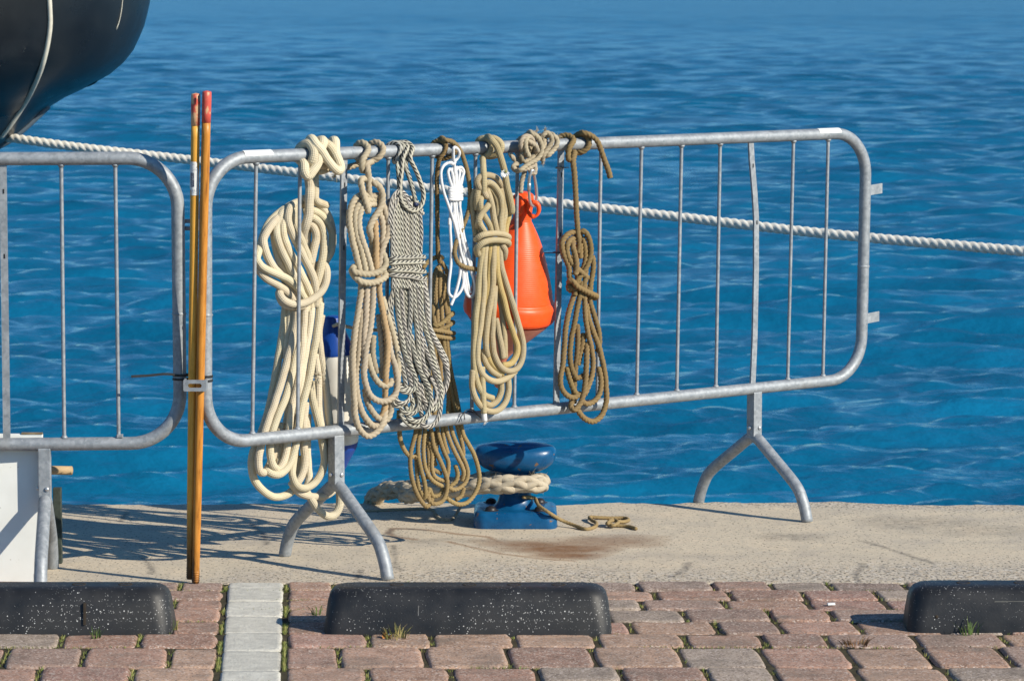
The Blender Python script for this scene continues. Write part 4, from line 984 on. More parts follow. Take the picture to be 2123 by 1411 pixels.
for pts in ([(110, 1100, 2), (140, 1120, -1), (200, 1110, -1.8), (270, 1060, -1.8), (340, 990, -1.6), (380, 960, 0), (340, 950, 4)], [(180, 1170, -1), (270, 1150, -1.6), (340, 1110, -1.5), (380, 1080, 0), (340, 1070, 4)],
            [(60, 1190, 3), (110, 1180, -1.4), (230, 1195, -1.9), (330, 1215, -1.7), (392, 1222, .4), (330, 1220, 4)], [(60, 1260, 3), (110, 1255, -1.4), (230, 1275, -1.9), (330, 1290, -1.7), (388, 1285, .4), (330, 1290, 4)]): Dq.add(mb, C1h, pts)
mb.build('wrapping', M['rope_tan'], t)
mb = MB(); DK = (.55, .5, .46, 1)
Dq.add(mb, C5, [(120, 985, 0), (108, 930, -.5), (100, 750, -1), (99, 500, -2.5), (98, 300, -4), ('w', 906, -60, 1.15), ('w', 911, -20), ('w', 915, 30), ('w', 912, 85), ('w', 906, 140), ('w', 908, 200), ('w', 918, 255, 1.1), ('w', 930, -40), ('w', 936, 20, 1.0), ('w', 930, 80), ('w', 922, 140), ('w', 920, 210)], tint=(.72, .66, .6, 1))
Dq.add(mb, C5, [('w', 914, 130, 1.05), ('w', 916, 95, 1.3), (160, 38, -9), (205, 50, -9.4), (250, 85, -9.4), (290, 150, -9.2), (325, 260, -8.8), (345, 380, -8.6), (350, 480, -8.6), (338, 590, -8.6), (305, 690, -8.6), (268, 770, -8.8), (240, 850, -9.6), (236, 920, -10.2), (262, 985, -10.4), (320, 1018, -10.2), (380, 1030, -10), (466, 1040, -11.2)], tint=(.78, .78, .8, 1))
mb.build('hitch', M['rope_tan'], t)
mb = MB(); fray(mb, BAR.px(*C1g(232, 605), -.028), (1, -.2, 0), 20, .006, .4); mb.build('frayed_end', M['rope_tan'], t)
mb = MB(); fray(mb, BAR.px(*C5(466, 1040), .038), (1, -.2, 0), 16, .006, .35); mb.build('frayed_end', M['rope_tan'], t)

# E thin white cord
t = rope_thing('thin bright white cord hank hanging over the blue water', 945, 450)
E_ = Rope(.0041, .026, .0036, 'braid', seg=8); mb = MB()
for lay, pts in [
    (0, [(212, 400), (190, 330), (182, 280), (196, 262), (215, 300), (228, 400)]), (.6, [(222, 400), (215, 320), (212, 262), (235, 250), (245, 300), (240, 400)]), (0, [(245, 400), (240, 320), (250, 260), (285, 250), (302, 280), (288, 330), (262, 400)]), (.7, [(255, 400), (265, 330), (270, 280), (255, 250), (230, 262)]), (1.2, [(235, 400), (222, 330), (225, 280)]), (.8, [(275, 400), (290, 340), (295, 290), (275, 262)]),
    (1, [(205, 490), (200, 600), (198, 720), (205, 850), (202, 1000), (188, 1140), (190, 1220), (212, 1246)]),
    (.4, [(222, 490), (238, 640), (262, 780), (276, 920), (275, 1050), (255, 1160), (228, 1250), (205, 1308)]),
    (0, [(240, 490), (256, 640), (280, 760), (318, 900), (358, 1040), (388, 1150), (380, 1225), (345, 1242), (315, 1200), (300, 1120, 1), (290, 1000, 1.5)]),
    (.6, [(262, 490), (285, 640), (305, 780), (340, 910), (372, 1050), (392, 1170), (372, 1245), (340, 1235, 1), (318, 1140, 1.5), (308, 1000, 2)]),
    (.8, [(232, 490), (228, 640), (245, 760), (265, 880), (290, 1000), (302, 1110), (285, 1190), (252, 1235), (225, 1255)]),
    (1.2, [(275, 500), (272, 640), (290, 800), (310, 960), (330, 1120), (352, 1215)]),
    (-.8, [(178, 215), (150, 235), (130, 275), (130, 340), (150, 440), (180, 530), (215, 630), (245, 730), (268, 830), (288, 930), (312, 1000)])]: E_.add(mb, C5, pts, lay, (1, 1, 1, 1))
mb.build('hank', M['rope_white'], t)
mb = MB()
for y0, y1 in ((408, 400), (425, 418), (442, 438), (458, 462), (472, 482), (490, 494), (455, 440)): E_.add(mb, C5, [(235, y0, 4), (192, y0, 1), (200, y0 + 3, -1.2), (238, (y0 + y1) / 2 + 5, -1.8), (276, y1 + 2, -1.2), (287, y1, 1), (240, y1, 4)], tint=(1, 1, 1, 1))
mb.build('wrapping', M['rope_white'], t)
mb = MB()
E_.add(mb, C5, [(236, 300, -.5), (230, 230, -1), (224, 180, -3), (222, 135, -5), (226, 98, -6.5), (240, 96, -6), (262, 118, -4.5), (270, 142, -4), (255, 180, -2), (225, 205, -1.4), (185, 215, -1), (175, 218, 0)], tint=(1, 1, 1, 1))
E_.add(mb, C5, [(200, 195, 0), (225, 190, -2), (235, 210, -2.4), (215, 225, -2), (200, 210, 0)], tint=(1, 1, 1, 1)); mb.build('hitch', M['rope_white'], t)
mb = MB(); E_.add(mb, C5, [(192, 640, 1), (190, 690, 1)], tint=(1, 1, 1, 1)); mb.build('cord_end', M['rope_white'], t)

# F olive braided rope with a frayed end (in front)
C2a, C2b = Crop(960, 280, 4.15), Crop(960, 580, 4.707)
t = rope_thing('yellowish braided rope coil with a frayed white end, left of the orange buoy', 1025, 600)
Fq = Rope(.0088, .057, .0080, 'braid', seg=12); mb = MB(); YE = (1.05, .93, .62, 1)
for lay, pts, ti in [
    (.6, [(170, 480, 2), (140, 450), (125, 400), (150, 358), (215, 345), (285, 370), (330, 430), (350, 500), (365, 600, 1.4)], None),
    (0, [(150, 520, 2), (160, 450, 1), (210, 408), (270, 440), (320, 530), (335, 640), (325, 740), (318, 860)], None),
    (1.2, [(120, 640, 2), (118, 540), (140, 460), (190, 430), (250, 470), (290, 560), (300, 680), (300, 860)], None),
    (.3, [(175, 400, 1), (178, 480), (205, 530), (215, 500, 2)], None), (-.2, [(205, 470, 1.4), (230, 540), (255, 640), (270, 740), (295, 860)], None),
    (-.5, [(230, 570, 1.6), (205, 620), (160, 680), (132, 740), (125, 790, 2)], None), (.5, [(165, 500, 2), (148, 570), (155, 640), (190, 710), (230, 780), (250, 870)], None),
    (.3, [(135, 690, 2), (145, 760), (180, 820), (215, 880)], None), (.8, [(320, 460), (352, 560), (362, 660), (345, 760), (340, 870)], None), (1.2, [(395, 600), (390, 700), (370, 790), (360, 880)], YE),
    (3.4, [(100, 470), (85, 560), (90, 700), (110, 860)], (.8, .8, .78, 1)), (2.4, [(140, 600), (140, 760), (160, 900)], None), (2, [(290, 500), (310, 660), (340, 760)], None)]: Fq.add(mb, C2a, pts, lay, ti)
for lay, pts, ti in [
    (1.3, [(165, -100), (155, 60), (140, 220), (122, 400), (108, 600), (105, 800), (125, 960), (160, 1060), (215, 1125), (292, 1155)], None),
    (.5, [(205, -100), (205, 60), (195, 220), (175, 420), (150, 600), (142, 760), (170, 880), (245, 965), (340, 990), (430, 955), (510, 890)], (1.03, 1.02, 1.0, 1)),
    (1, [(255, -100), (245, 60), (228, 250), (218, 450), (222, 640), (250, 760), (320, 860), (390, 920)], YE),
    (-.2, [(295, -100), (290, 60), (265, 240), (240, 400), (225, 560), (228, 680), (240, 740, .6)], None),
    (-.3, [(310, 60, 1), (300, 250), (290, 450), (288, 600), (310, 740), (365, 840), (440, 888), (520, 870), (572, 790), (588, 650), (560, 500), (510, 330), (455, 150), (410, 0), (375, -120), (350, -390, 1)], None),
    (.2, [(330, -100), (360, 60), (400, 200), (440, 370), (490, 520), (530, 640), (520, 740), (465, 815), (385, 832)], YE),
    (.8, [(320, 380), (345, 520), (375, 660), (388, 765)], None), (1.8, [(372, 990), (370, 1090), (330, 1180), (270, 1220), (215, 1205)], None),
    (1.5, [(440, 950), (445, 1080), (410, 1200), (330, 1275), (240, 1275), (165, 1220), (108, 1120), (88, 1000), (92, 880)], None),
    (1.0, [(188, 850), (190, 1000), (195, 1130), (202, 1240), (205, 1300)], None), (1.2, [(190, 680), (215, 800), (280, 890), (360, 935)], (.9, .88, .85, 1)),
    (2.2, [(350, 100), (380, 320), (400, 520), (410, 760)], None), (2.4, [(180, 0), (170, 300), (140, 600), (150, 850)], None)]: Fq.add(mb, C2b, ([(290 + (pts[0][0] - 280) * .8, -390, 1.0 + lay * .4)] + pts) if pts[0][1] == -100 else pts, lay, ti)
mb.build('coil', M['rope_olive'], t)
mb = MB()
Fq.add(mb, C2a, [(140, 900, 4), (118, 895, .6), (160, 862, -1.2), (240, 846, -1.5), (320, 848, -1.4), (385, 870, -.4), (385, 890, 2), (300, 890, 4)])
Fq.add(mb, C2a, [(130, 1030, 2), (122, 975, .2), (165, 930, -1.2), (240, 905, -1.6), (320, 905, -1.5), (388, 920, -.6), (385, 945, 1.4), (330, 940, 1)])
Fq.add(mb, C2a, [(325, 900, 2), (340, 950, -.2), (362, 990, -.5), (358, 1030, .2), (350, 1060, 1.6)])
mb.build('wrapping', M['rope_olive'], t)
mb = MB()
Fq.add(mb, C2a, [(178, 500, .4), (177, 420, -.3), (177, 330, 0), (176, 270, 1), (172, 215, 3), ('w', 998, -80, 1.1), ('w', 1004, -35), ('w', 1009, 20), ('w', 1006, 80), ('w', 1000, 130), ('w', 1004, 190), ('w', 1016, 250), ('w', 1025, -40), ('w', 1028, 20), ('w', 1021, 80), ('w', 1012, 130)])
Fq.add(mb, C2a, [('w', 1006, 150), ('w', 1010, 95, 1.1), (245, 40, 1.5), (285, 90, .6), (315, 170, 0), (340, 250, -.3), (358, 320, -.6), (375, 420, -.8), (400, 530, -.8), (420, 650, -.6), (415, 668, -.2)], rr=1.05)
mb.build('hitch', M['rope_olive'], t)
c = BAR.px(*C2a(360, 325), .080); mb = MB()
for k_ in range(26):
    a = k_ / 26 * 6.28 + random.uniform(-.15, .15); d_ = np.array([math.cos(a), -.55 + random.uniform(-.25, .25), math.sin(a) * .8 + .1]); d_ /= np.linalg.norm(d_); l_ = random.uniform(.010, .017); sd_ = np.cross(d_, [0, -1, .3]); sd_ /= np.linalg.norm(sd_)
    mb.add([c, c + d_ * l_ * .5 + sd_ * .0032, c + d_ * l_ - UPZ * .002, c + d_ * l_ * .5 - sd_ * .0032, c + d_ * l_ * .5 + np.array([0, -.0012, .0006])], [(0, 1, 4), (1, 2, 4), (2, 3, 4), (3, 0, 4)], None, smooth=False)
mb.build('frayed_fan', M['sticker'], t)
mb = MB(); fray(mb, c + np.array([.003, -.002, .002]), (0, -1, .6), 26, .006, .5, .0012, (1.3, 1.5, .5, 1))
mb.build('frayed_end', M['rope_olive'], t)
mb = MB(); tube(mb, spline([BAR.px(*C2b(x, y), .049) for x, y in ((203, 1285), (207, 1330), (212, 1372))], .003), [.0072, .0078, .0076, .007] if False else .0076, 12)
fray(mb, BAR.px(*C2b(212, 1375), .049), (0, 0, -1), 26, .009, .5, .0007); mb.build('whipped_end', M['sticker'], t)

# H brown hemp rope, right of the buoy (in front)
C2d, C2e = Crop(1140, 260, 3.921), Crop(1140, 560, 4.279)
t = rope_thing('brown hemp rope coil right of the orange buoy, hanging by a single long strand', 1205, 600)
Hq = Rope(.0084, .053, .0078, 'laid', .036, 1, 18, .32); mb = MB()
for lay, pts in [
    (.4, [(250, 880, 2), (190, 868), (135, 895), (100, 950), (102, 1010), (130, 1090), (158, 1160), (160, 1230), (185, 1300, 1.2)]),
    (-.2, [(250, 900, 2), (190, 920, .6), (150, 955), (142, 1020), (160, 1090), (198, 1140), (245, 1185), (305, 1240, .6)]),
    (-1.3, [(190, 940, .5), (188, 985), (203, 1050), (216, 1120), (214, 1185), (203, 1215)]),
    (.2, [(240, 870, 1.5), (275, 860), (318, 920), (335, 1010), (325, 1090), (290, 1170), (245, 1230), (220, 1270), (200, 1380)]),
    (1.6, [(265, 910), (285, 980), (292, 1060), (280, 1130), (262, 1180)]), (.6, [(345, 1060, 1.5), (355, 1130), (345, 1220), (330, 1300), (330, 1400)]),
    (.3, [(295, 1170, 1), (288, 1260), (262, 1350), (255, 1400)]), (1.5, [(180, 1060), (210, 1180), (240, 1280), (240, 1400)]), (2, [(250, 960), (250, 1080)])]: Hq.add(mb, C2d, pts, lay)
for lay, pts in [
    (.2, [(285, 100, 1), (268, 220), (240, 360), (212, 500), (185, 640), (178, 760), (195, 870), (235, 965)]),
    (.8, [(240, 100, 1.4), (210, 230), (170, 360), (142, 510), (128, 680), (112, 840), (92, 950), (98, 1030), (140, 1100), (210, 1130), (275, 1095)]),
    (0, [(310, 100, .8), (308, 250), (315, 400), (335, 540), (368, 680), (385, 810), (375, 930), (340, 1030), (310, 1100)]),
    (.7, [(345, 150, .8), (360, 290), (395, 410), (428, 520), (440, 630), (425, 720, 1.8)]),
    (.1, [(325, 300, 1.2), (350, 440), (395, 570), (440, 700), (475, 850), (500, 1020), (495, 1180), (455, 1290), (385, 1340), (310, 1315), (255, 1250), (240, 1200, 1.4)]),
    (-.5, [(330, 640, 1.2), (325, 800), (318, 960), (300, 1090), (265, 1190), (215, 1240), (190, 1215, .8), (195, 1160, 1.5)]),
    (.9, [(430, 860), (452, 980), (440, 1090), (395, 1160), (330, 1185), (290, 1165)]),
    (1.2, [(150, 860), (172, 960), (210, 1060), (240, 1100)]), (2.4, [(245, 480), (250, 640), (240, 780), (225, 880), (215, 1040), (215, 1180)]), (2, [(300, 560), (280, 700), (250, 840)]), (1, [(235, 960), (285, 945), (300, 930)])]: Hq.add(mb, C2e, pts, lay)
mb.build('coil', M['rope_brown'], t)
mb = MB()
Hq.add(mb, C2d, [(260, 1300, 4), (160, 1300, 2.4), (160, 1260, 0), (185, 1265, -1.2), (220, 1305, -1.5), (280, 1340, -1.5), (340, 1370, -1.3), (376, 1388, -.2), (360, 1400, 2), (280, 1390, 4)])
Hq.add(mb, C2d, [(240, 1330, 4), (160, 1335, 1.5), (150, 1310, 1), (200, 1330, .4)])
mb.build('wrapping', M['rope_brown'], t)
mb = MB()
Hq.add(mb, C2d, [(225, 1030, 1), (236, 950, -.4), (228, 850, -.5), (218, 700, -.3), (210, 540, 0), (202, 400, .6), (190, 290, 1.4), ('w', 1184, -55, 1.1), ('w', 1190, -110, 1.05), ('w', 1200, -60), ('w', 1208, -15), ('w', 1210, 40), ('w', 1206, 85), ('w', 1198, 130), ('w', 1192, 190), ('w', 1184, 235)])
Hq.add(mb, C2d, [('w', 1190, 240), ('w', 1181, -75, 1.55), (150, 270, 1.6), (158, 190, 1.8), ('w', 1179, 35), ('w', 1176, 85), ('w', 1168, 130), ('w', 1168, 190)])
Hq.add(mb, C2d, [('w', 1196, 150), ('w', 1202, 92, 1.15), (280, 62, 4), (340, 85, 2.5), (385, 130, 1.5), (420, 210, 1), (450, 300, .8), (480, 385, .8), (490, 425, .8)], tint=(.95, .95, .95, 1))
mb.build('hitch', M['rope_brown'], t)
mb = MB(); tube(mb, np.array([BAR.px(*C2d(479, 382), .0438), BAR.px(*C2d(487, 402), .0438)]), .0078, 12); mb.build('whipping', M['sticker'], t)

# G knotted grey rope, carabiner, orange buoy
C2c = Crop(1060, 255, 7.058)
t = rope_thing('grey weathered rope tied in a bulky knot on the rail above the orange buoy', 1110, 310)
t.name = 'knotted_rope'
Gq = Rope(.0074, .040, .0075, 'laid', .036, 1, 18, .3); mb = MB()
for lay, pts in [
    (-1, [('w', 1092, 130, 1.1), ('w', 1095, 85, 1.5), (300, 150, -.4), (370, 195), (425, 275), (445, 370), (425, 460), (375, 530), (290, 580), (200, 640), (130, 690), (60, 690, 2), (20, 640, 4)]),
    (-1.2, [('w', 1085, -60, 1.2), (140, 350, -.6), (150, 260), (195, 200), (260, 200), (300, 235, -.4), (330, 300, .6)]),
    (-1.6, [(270, 195, -1), (215, 245), (205, 330), (225, 420), (260, 490)]), (-1.5, [(230, 300, .4), (255, 270), (310, 300), (360, 345), (378, 395), (350, 430, .5)]),
    (-.4, [('w', 1112, 200, 1.2), ('w', 1122, 120, 1.1), (460, 190, 0), (520, 140), (575, 180), (595, 260), (560, 340), (505, 420), (470, 480), (450, 540, .6)]),
    (-.3, [('w', 1128, 160, 1.1), ('w', 1140, 100, 1.15), (620, 190, 0), (665, 240), (660, 330), (605, 410), (540, 470), (500, 480, 1.4)]),
    (.3, [(430, 420), (455, 500), (460, 560)]), (.4, [(180, 380), (150, 480), (190, 560), (280, 540), (330, 470)]), (.8, [('w', 1088, -100, 1.1), (330, 470, 1), (400, 420, .6), (480, 330, .8), (480, 240, 1.5)]),
    (.6, [(280, 560, 1), (270, 640), (290, 715), (335, 735), (350, 660), (340, 590, 1)]), (2.6, [(200, 660), (185, 760), (155, 860), (145, 960), (140, 1020)]),
    (2.8, [(-20, 440, 4), (20, 500), (60, 545), (110, 545)]), (2, [(60, 690), (30, 640), (90, 590), (150, 560)]), (0, [(160, 680, 0), (260, 660), (340, 620)])]: Gq.add(mb, C2c, pts, lay)
for x in (1086, 1097): Gq.add(mb, C2c, [('w', x, 250), ('w', x, -60), ('w', x + 1, 0), ('w', x, 80), ('w', x - 2, 150), ('w', x, 230)])
mb.build('knot', M['rope_grey'], t)
for x_, y_, n_, d_ in ((500, 115, .04, (-.3, 0, 1)), (370, 130, .03, (.2, 0, 1)), (460, 565, .04, (0, 0, -1)), (690, 215, .03, (1, 0, .5)), (450, 210, .045, (-.6, -.3, 0))):
    mb = MB(); fray(mb, BAR.px(*C2c(x_, y_), n_), d_, 26, .009, .6); mb.build('frayed_end', M['rope_grey'], t)
t = thing('carabiner', BAR.px(1105, 390, .02), 'polished steel carabiner between the knotted rope and the orange buoy ring', 'carabiner')
mb = MB(); pts = [BAR.px(*C2c(x, y), n) for x, y, n in ((300, 690, .042), (270, 780, .038), (258, 900, .030), (262, 1040, .020), (275, 1150, .010), (310, 1215, .002), (355, 1190, -.004), (372, 1110, -.004), (368, 980, .006), (350, 850, .020), (330, 750, .034), (318, 695, .042))]
C = spline(pts + [pts[0]], .003); loop_tube(mb, C[:-1], .0042, 10); mb.build('body', M['steel'], t)
mb = MB(); q = [BAR.px(*C2c(262, 880), .032), BAR.px(*C2c(258, 990), .0245)]; tube(mb, q, .0052, 12); mb.build('screw_sleeve', M['steel'], t)

def orange(name, col, worn):
    k = NT(name, .42, spec=.4); c = k.coord(); n = k.noise(c, 60, 4); n2 = k.noise(k.mapping(c, (1, 1, 3)), 14, 5)
    b = k.mix(k.ramp(n, [(.35, 0), (.75, .35)]), col, tuple(min(1, x * 1.25 + .02) for x in col))
    b = k.mix(k.ramp(n2, [(.55, 0), (.75, worn)]), b, (.42, .20, .14)); k.color(b)
    rg = k.n('ShaderNodeSeparateXYZ'); k.l(k.coord('UV'), rg.inputs[0])
    ri = k.math('SINE', k.math('MULTIPLY', rg.outputs[0], 1150)); k.bump(k.math('ADD', k.math('MULTIPLY', ri, .2), k.math('MULTIPLY', n, .5)), .35, .0016); return k.m
M['orange'] = orange('orange_buoy_plastic', (.86, .085, .010), .12); M['orange_worn'] = orange('faded_buoy_plastic', (.56, .19, .12), .85)
t = thing('mooring_buoy', BAR.px(1058, 630, -.14), 'bright orange conical mooring buoy hanging behind the barrier', 'buoy')
ba = BAR.px(1089, 404, -.055); bb = BAR.px(1034, 803, -.165); ax = bb - ba; LA = np.linalg.norm(ax); axn = ax / LA
def pr(rows): return [((y - 404) / 399 * LA, r / 735.0) for y, r in rows]
mb = MB(); lathe(mb, ba, axn, smooth_prof(pr([(456, 21), (468, 29), (482, 38), (500, 48), (520, 57.5), (545, 67.5), (570, 76.5), (590, 83), (611, 88)]), 50) + pr([(612.5, 88), (615, 92), (619, 95.5), (624, 97), (645, 97.5), (652, 95), (656, 90), (658, 85)]), 56)
mb.build('body', M['orange'], t)
mb = MB(); lathe(mb, ba, axn, pr([(658.5, 88), (664, 84), (690, 58), (715, 32), (735, 14), (745, 9), (790, 8), (800, 10), (803, 6), (803.5, .1)]), 40); mb.build('lower_cone', M['orange_worn'], t)
mb = MB(); lathe(mb, ba, axn, pr([(399, .1), (399, 12), (402, 17), (410, 19), (446, 19), (456, 20.5), (468, 28)]), 28); nk = mb.build('neck', M['orange'], t)
mb = MB()
for cx, cy, rx, n in ((1106, 434, 11.5, .0),):
    c = BAR.px(cx, cy, n); C = [c + (BAR.u * .9 - BAR.n * .1) * 0 + np.array([1, 0, 0]) * .0155 * math.cos(a) + UPZ * .0205 * math.sin(a) + np.array([0, .03, 0]) * (math.cos(a) < 0) * abs(math.cos(a)) for a in np.linspace(0, 2 * math.pi, 32, endpoint=False)]
    loop_tube(mb, C, .0070, 12)
mb.build('eye_ring', M['orange'], t)
mb = MB(); c = BAR.px(1073, 425, -.05); C = [c + np.array([1, 0, 0]) * .013 * math.cos(a) + UPZ * .026 * math.sin(a) for a in np.linspace(0, 2 * math.pi, 32, endpoint=False)]
loop_tube(mb, C, .0072, 12); mb.build('eye_ring', M['orange'], t)

# fender behind the barrier
k = NT('white_fender_vinyl', .5); c = k.coord(); n = k.noise(k.mapping(c, (1, 1, .5)), 16, 5)
k.color(k.ramp(n, [(.35, (.60, .57, .50)), (.6, (.74, .72, .66))])); k.bump(n, .15, .001); M['fender'] = k.m
M['blue_vinyl'] = mat_plain('blue_fender_vinyl', (.008, .055, .30), .38, var=.25, scale=14)
t = thing('boat_fender', BAR.px(697, 800, -.12), 'white cylindrical boat fender with blue ends behind the cream rope', 'fender')
fa = BAR.px(690, 655, -.11); fb = BAR.px(706, 978, -.125); ax = fb - fa; LF = np.linalg.norm(ax); q = lambda y: (y - 655) / 320 * LF
R_ = .056
mb = MB(); lathe(mb, fa, ax, smooth_prof([(q(728), R_ * .96), (q(736), R_), (q(800), R_ * 1.0), (q(880), R_), (q(905), R_ * .97), (q(914), R_ * .93)], 30), 40); mb.build('body', M['fender'], t)
mb = MB(); lathe(mb, fa, ax, [(q(655), .0001), (q(655), .016)] + smooth_prof([(q(657), .022), (q(668), .026), (q(690), .036), (q(710), .048), (q(724), R_ * .985), (q(730), R_ * 1.0)], 24), 40); tc = mb.build('end_cap', M['blue_vinyl'], t)
mb = MB()
for a in np.linspace(0, 2 * math.pi, 7)[:-1]:
    d = np.array([math.cos(a), math.sin(a), 0]); tube(mb, [fa + d * .020 + (ax / LF) * q(662), fa + d * .038 + (ax / LF) * q(692), fa + d * .052 + (ax / LF) * q(718)], [.004, .006, .003], 8)
mb.build('rib', M['blue_vinyl'], tc)
mb = MB(); lathe(mb, fa, ax, smooth_prof([(q(913), R_ * .95), (q(925), R_ * .86), (q(950), R_ * .5), (q(968), .014), (q(976), .006)], 24), 40); mb.build('end_cap', M['blue_vinyl'], t)
mb = MB(); Rq = Rope(.0048, -.04, .006, 'braid'); Rq.add(mb, PX, [(690, 676, 9), (703, 672, 3), (720, 677, 3), (745, 682, 2), (775, 684, 1), (800, 680, 0), (806, 660, 1)]); mb.build('lanyard', M['rope_cream'], t)

# ------------------------------------------------------------------ ground objects
def layered(mb, layers, n=10, tint=(1, 1, 1, 1), cap=True):
    """stack of rounded rectangles: (z, x0, x1, y0, y1, r)"""
    V = []; f = []; m = 4 * n
    for z, x0, x1, y0, y1, r in layers:
        r = min(r, (x1 - x0) / 2 - 1e-4, (y1 - y0) / 2 - 1e-4)
        for cx, cy, a0 in ((x1 - r, y1 - r, 0), (x0 + r, y1 - r, 90), (x0 + r, y0 + r, 180), (x1 - r, y0 + r, 270)):
            for t in np.linspace(a0, a0 + 90, n): V.append((cx + r * math.cos(math.radians(t)), cy + r * math.sin(math.radians(t)), z))
    for i in range(len(layers) - 1):
        for j in range(m): k = (j + 1) % m; f.append((i * m + j, i * m + k, (i + 1) * m + k, (i + 1) * m + j))
    if cap: f.append(tuple(range((len(layers) - 1) * m, len(layers) * m)))
    mb.add(V, f, None, tint)
def mat_rubber():
    k = NT('black_recycled_rubber', .55, spec=.45); c = k.coord(); n = k.noise(c, 14, 4); n2 = k.noise(c, 200, 3)
    vo = k.voro(c, 105); vc = k.voro(c, 105, out='Color'); s3 = k.n('ShaderNodeSeparateColor'); k.l(vc, s3.inputs[0])
    dot = k.math('LESS_THAN', vo, k.math('MULTIPLY', k.ramp(s3.outputs[0], [(.15, .3), (1, 1)]), k.math('MULTIPLY', k.ramp(k.noise(c, 7, 3), [(.36, .2), (.62, 1)]), .19)))
    col = k.ramp(n, [(.3, (.010, .011, .013)), (.7, (.024, .025, .028))])
    col = k.mix(k.ramp(k.noise(c, 5, 4), [(.5, 0), (.75, .5)]), col, (.05, .047, .042))
    vo2 = k.voro(c, 260); vc2 = k.n('ShaderNodeSeparateColor'); k.l(k.voro(c, 260, out='Color'), vc2.inputs[0])
    dot2 = k.math('LESS_THAN', vo2, k.math('MULTIPLY', k.ramp(vc2.outputs[1], [(.5, 0), (1, 1)]), k.math('MULTIPLY', k.ramp(k.noise(c, 9, 3), [(.36, .1), (.62, 1)]), .34)))
    col = k.mix(k.math('MULTIPLY', dot, .9), col, (.58, .58, .56)); col = k.mix(k.math('MULTIPLY', dot2, .8), col, (.5, .5, .48)); k.color(col); k.bump(n2, .35, .001)
    k.roughness(k.ramp(n, [(.3, .42), (.7, .62)])); return k.m
M['rubber'] = mat_rubber(); M['hole'] = mat_plain('dirty_hole', (.030, .022, .014), .9)
def wheel_stop(x0, x1, yf, label, holes):
    t = thing('wheel_stop', ((x0 + x1) / 2, yf + .08, 0), label, 'wheel stop', 'black rubber wheel stops')
    L = []; D_ = .165
    for z, e, fr, bk, r in ((-.004, 0, 0, 0, .040), (.010, .0, .001, 0, .042), (.045, .004, .008, .006, .044), (.075, .008, .015, .011, .046), (.092, .013, .021, .015, .044), (.102, .021, .028, .022, .04), (.108, .032, .037, .031, .034), (.1108, .047, .050, .043, .028), (.1112, .07, .064, .056, .026)):
        L.append((z, x0 + e, x1 - e, yf + fr, yf + D_ - bk, r))
    mb = MB(); layered(mb, L, 12); b = mb.build('body', M['rubber'], t)
    for hx in holes:
        mb = MB(); lathe(mb, (hx, yf + .085, .1108), (0, 0, 1), [(-.0005, .018), (.0012, .0175), (.0014, .0145), (.0004, .012), (.0002, .0001)], 20); mb.build('fixing_hole', M['hole'], t)
    return t, b
t, b = wheel_stop(-.462, .2455, 8.142, 'black speckled rubber wheel stop in the middle with weeds at its foot', (-.285, -.105, .005, .115))
mb = MB(); obox(mb, (-.2295, 8.1545, .050), (.0009, 0, 0), (0, .0035, .0002), (0, .0038, .022)); mb.build('seam', mat_plain('scuffed_rubber', (.16, .16, .155), .7), t)
t, b = wheel_stop(-1.542, -.835, 8.146, 'black speckled rubber wheel stop at left in front of the white board', (-1.36, -1.07, -.955))
mb = MB(); obox(mb, (-1.047, 8.154, .052), (.003, 0, 0), (0, .004, .0004), (0, .0045, .026)); mb.build('slot', M['hole'], t)
t, b = wheel_stop(.974, 1.681, 8.168, 'cleaner black rubber wheel stop cut by the right edge', (1.118, 1.26, 1.43, 1.57))
mb = MB(); slot_plate(mb, np.array([1.31, 8.1785, .0475]), np.array([1.0, 0, 0]), np.array([0, .2, .98]), np.array([0, -.98, .2]), .25, .062, .245, .0585, .002); mb.build('panel_rim', mat_plain('scuffed_rubber_rim', (.10, .10, .09), .7), t)
mb = MB(); lathe(mb, (1.043, 8.1775, .040), (0, -1, .2), [(0, .0001), (.0002, .0055), (.0026, .0045), (.003, .0001)], 14); mb.build('screw', M['hole'], t)
mb = MB(); c = np.array([1.252, 8.1775, .043])
loop_tube(mb, [c + np.array(v) for v in ((-.005, 0, -.004), (0, 0, -.004), (.005, 0, -.004), (.0025, .0008, .0005), (0, .0016, .005), (-.0025, .0008, .0005))], .0008, 5); mb.build('moulded_mark', M['hole'], t)

# blue bollard
k = NT('blue_bollard_paint', .30, spec=.5); c = k.coord(); n = k.noise(c, 30, 4); ch = k.noise(c, 42, 3, .4)
b_ = k.ramp(n, [(.3, (.002, .055, .150)), (.7, (.003, .085, .215))])
b_ = k.mix(k.ramp(ch, [(.665, 0), (.68, 1)]), b_, (.16, .095, .06)); b_ = k.mix(k.ramp(k.noise(c, 18, 5), [(.6, 0), (.8, .35)]), b_, (.03, .12, .17))
k.color(b_); k.bump(n, .25, .002); k.roughness(k.ramp(n, [(.3, .22), (.7, .42)])); M['bollard'] = k.m
BX, BY = .010, 9.853
t = thing('mooring_bollard', (BX, BY, 0), 'blue painted cast iron mooring bollard with a pale hawser around its neck', 'bollard')
mb = MB(); L = []
for z, e, r in ((-.003, .002, .034), (.006, 0, .036), (.036, .001, .036), (.044, .004, .034), (.0490, .010, .030), (.0508, .018, .026)): L.append((z, BX - .123 + e, BX + .123 - e, BY - .117 + e, BY + .117 - e, r))
layered(mb, L, 8); mb.build('base_plate', M['bollard'], t)
mb = MB(); lathe(mb, (BX, BY, .0495), (0, 0, 1), smooth_prof([(0, .070), (.006, .062), (.020, .053), (.045, .045), (.07, .041), (.095, .043), (.11, .049), (.122, .060)], 40), 40); mb.build('neck', M['bollard'], t)
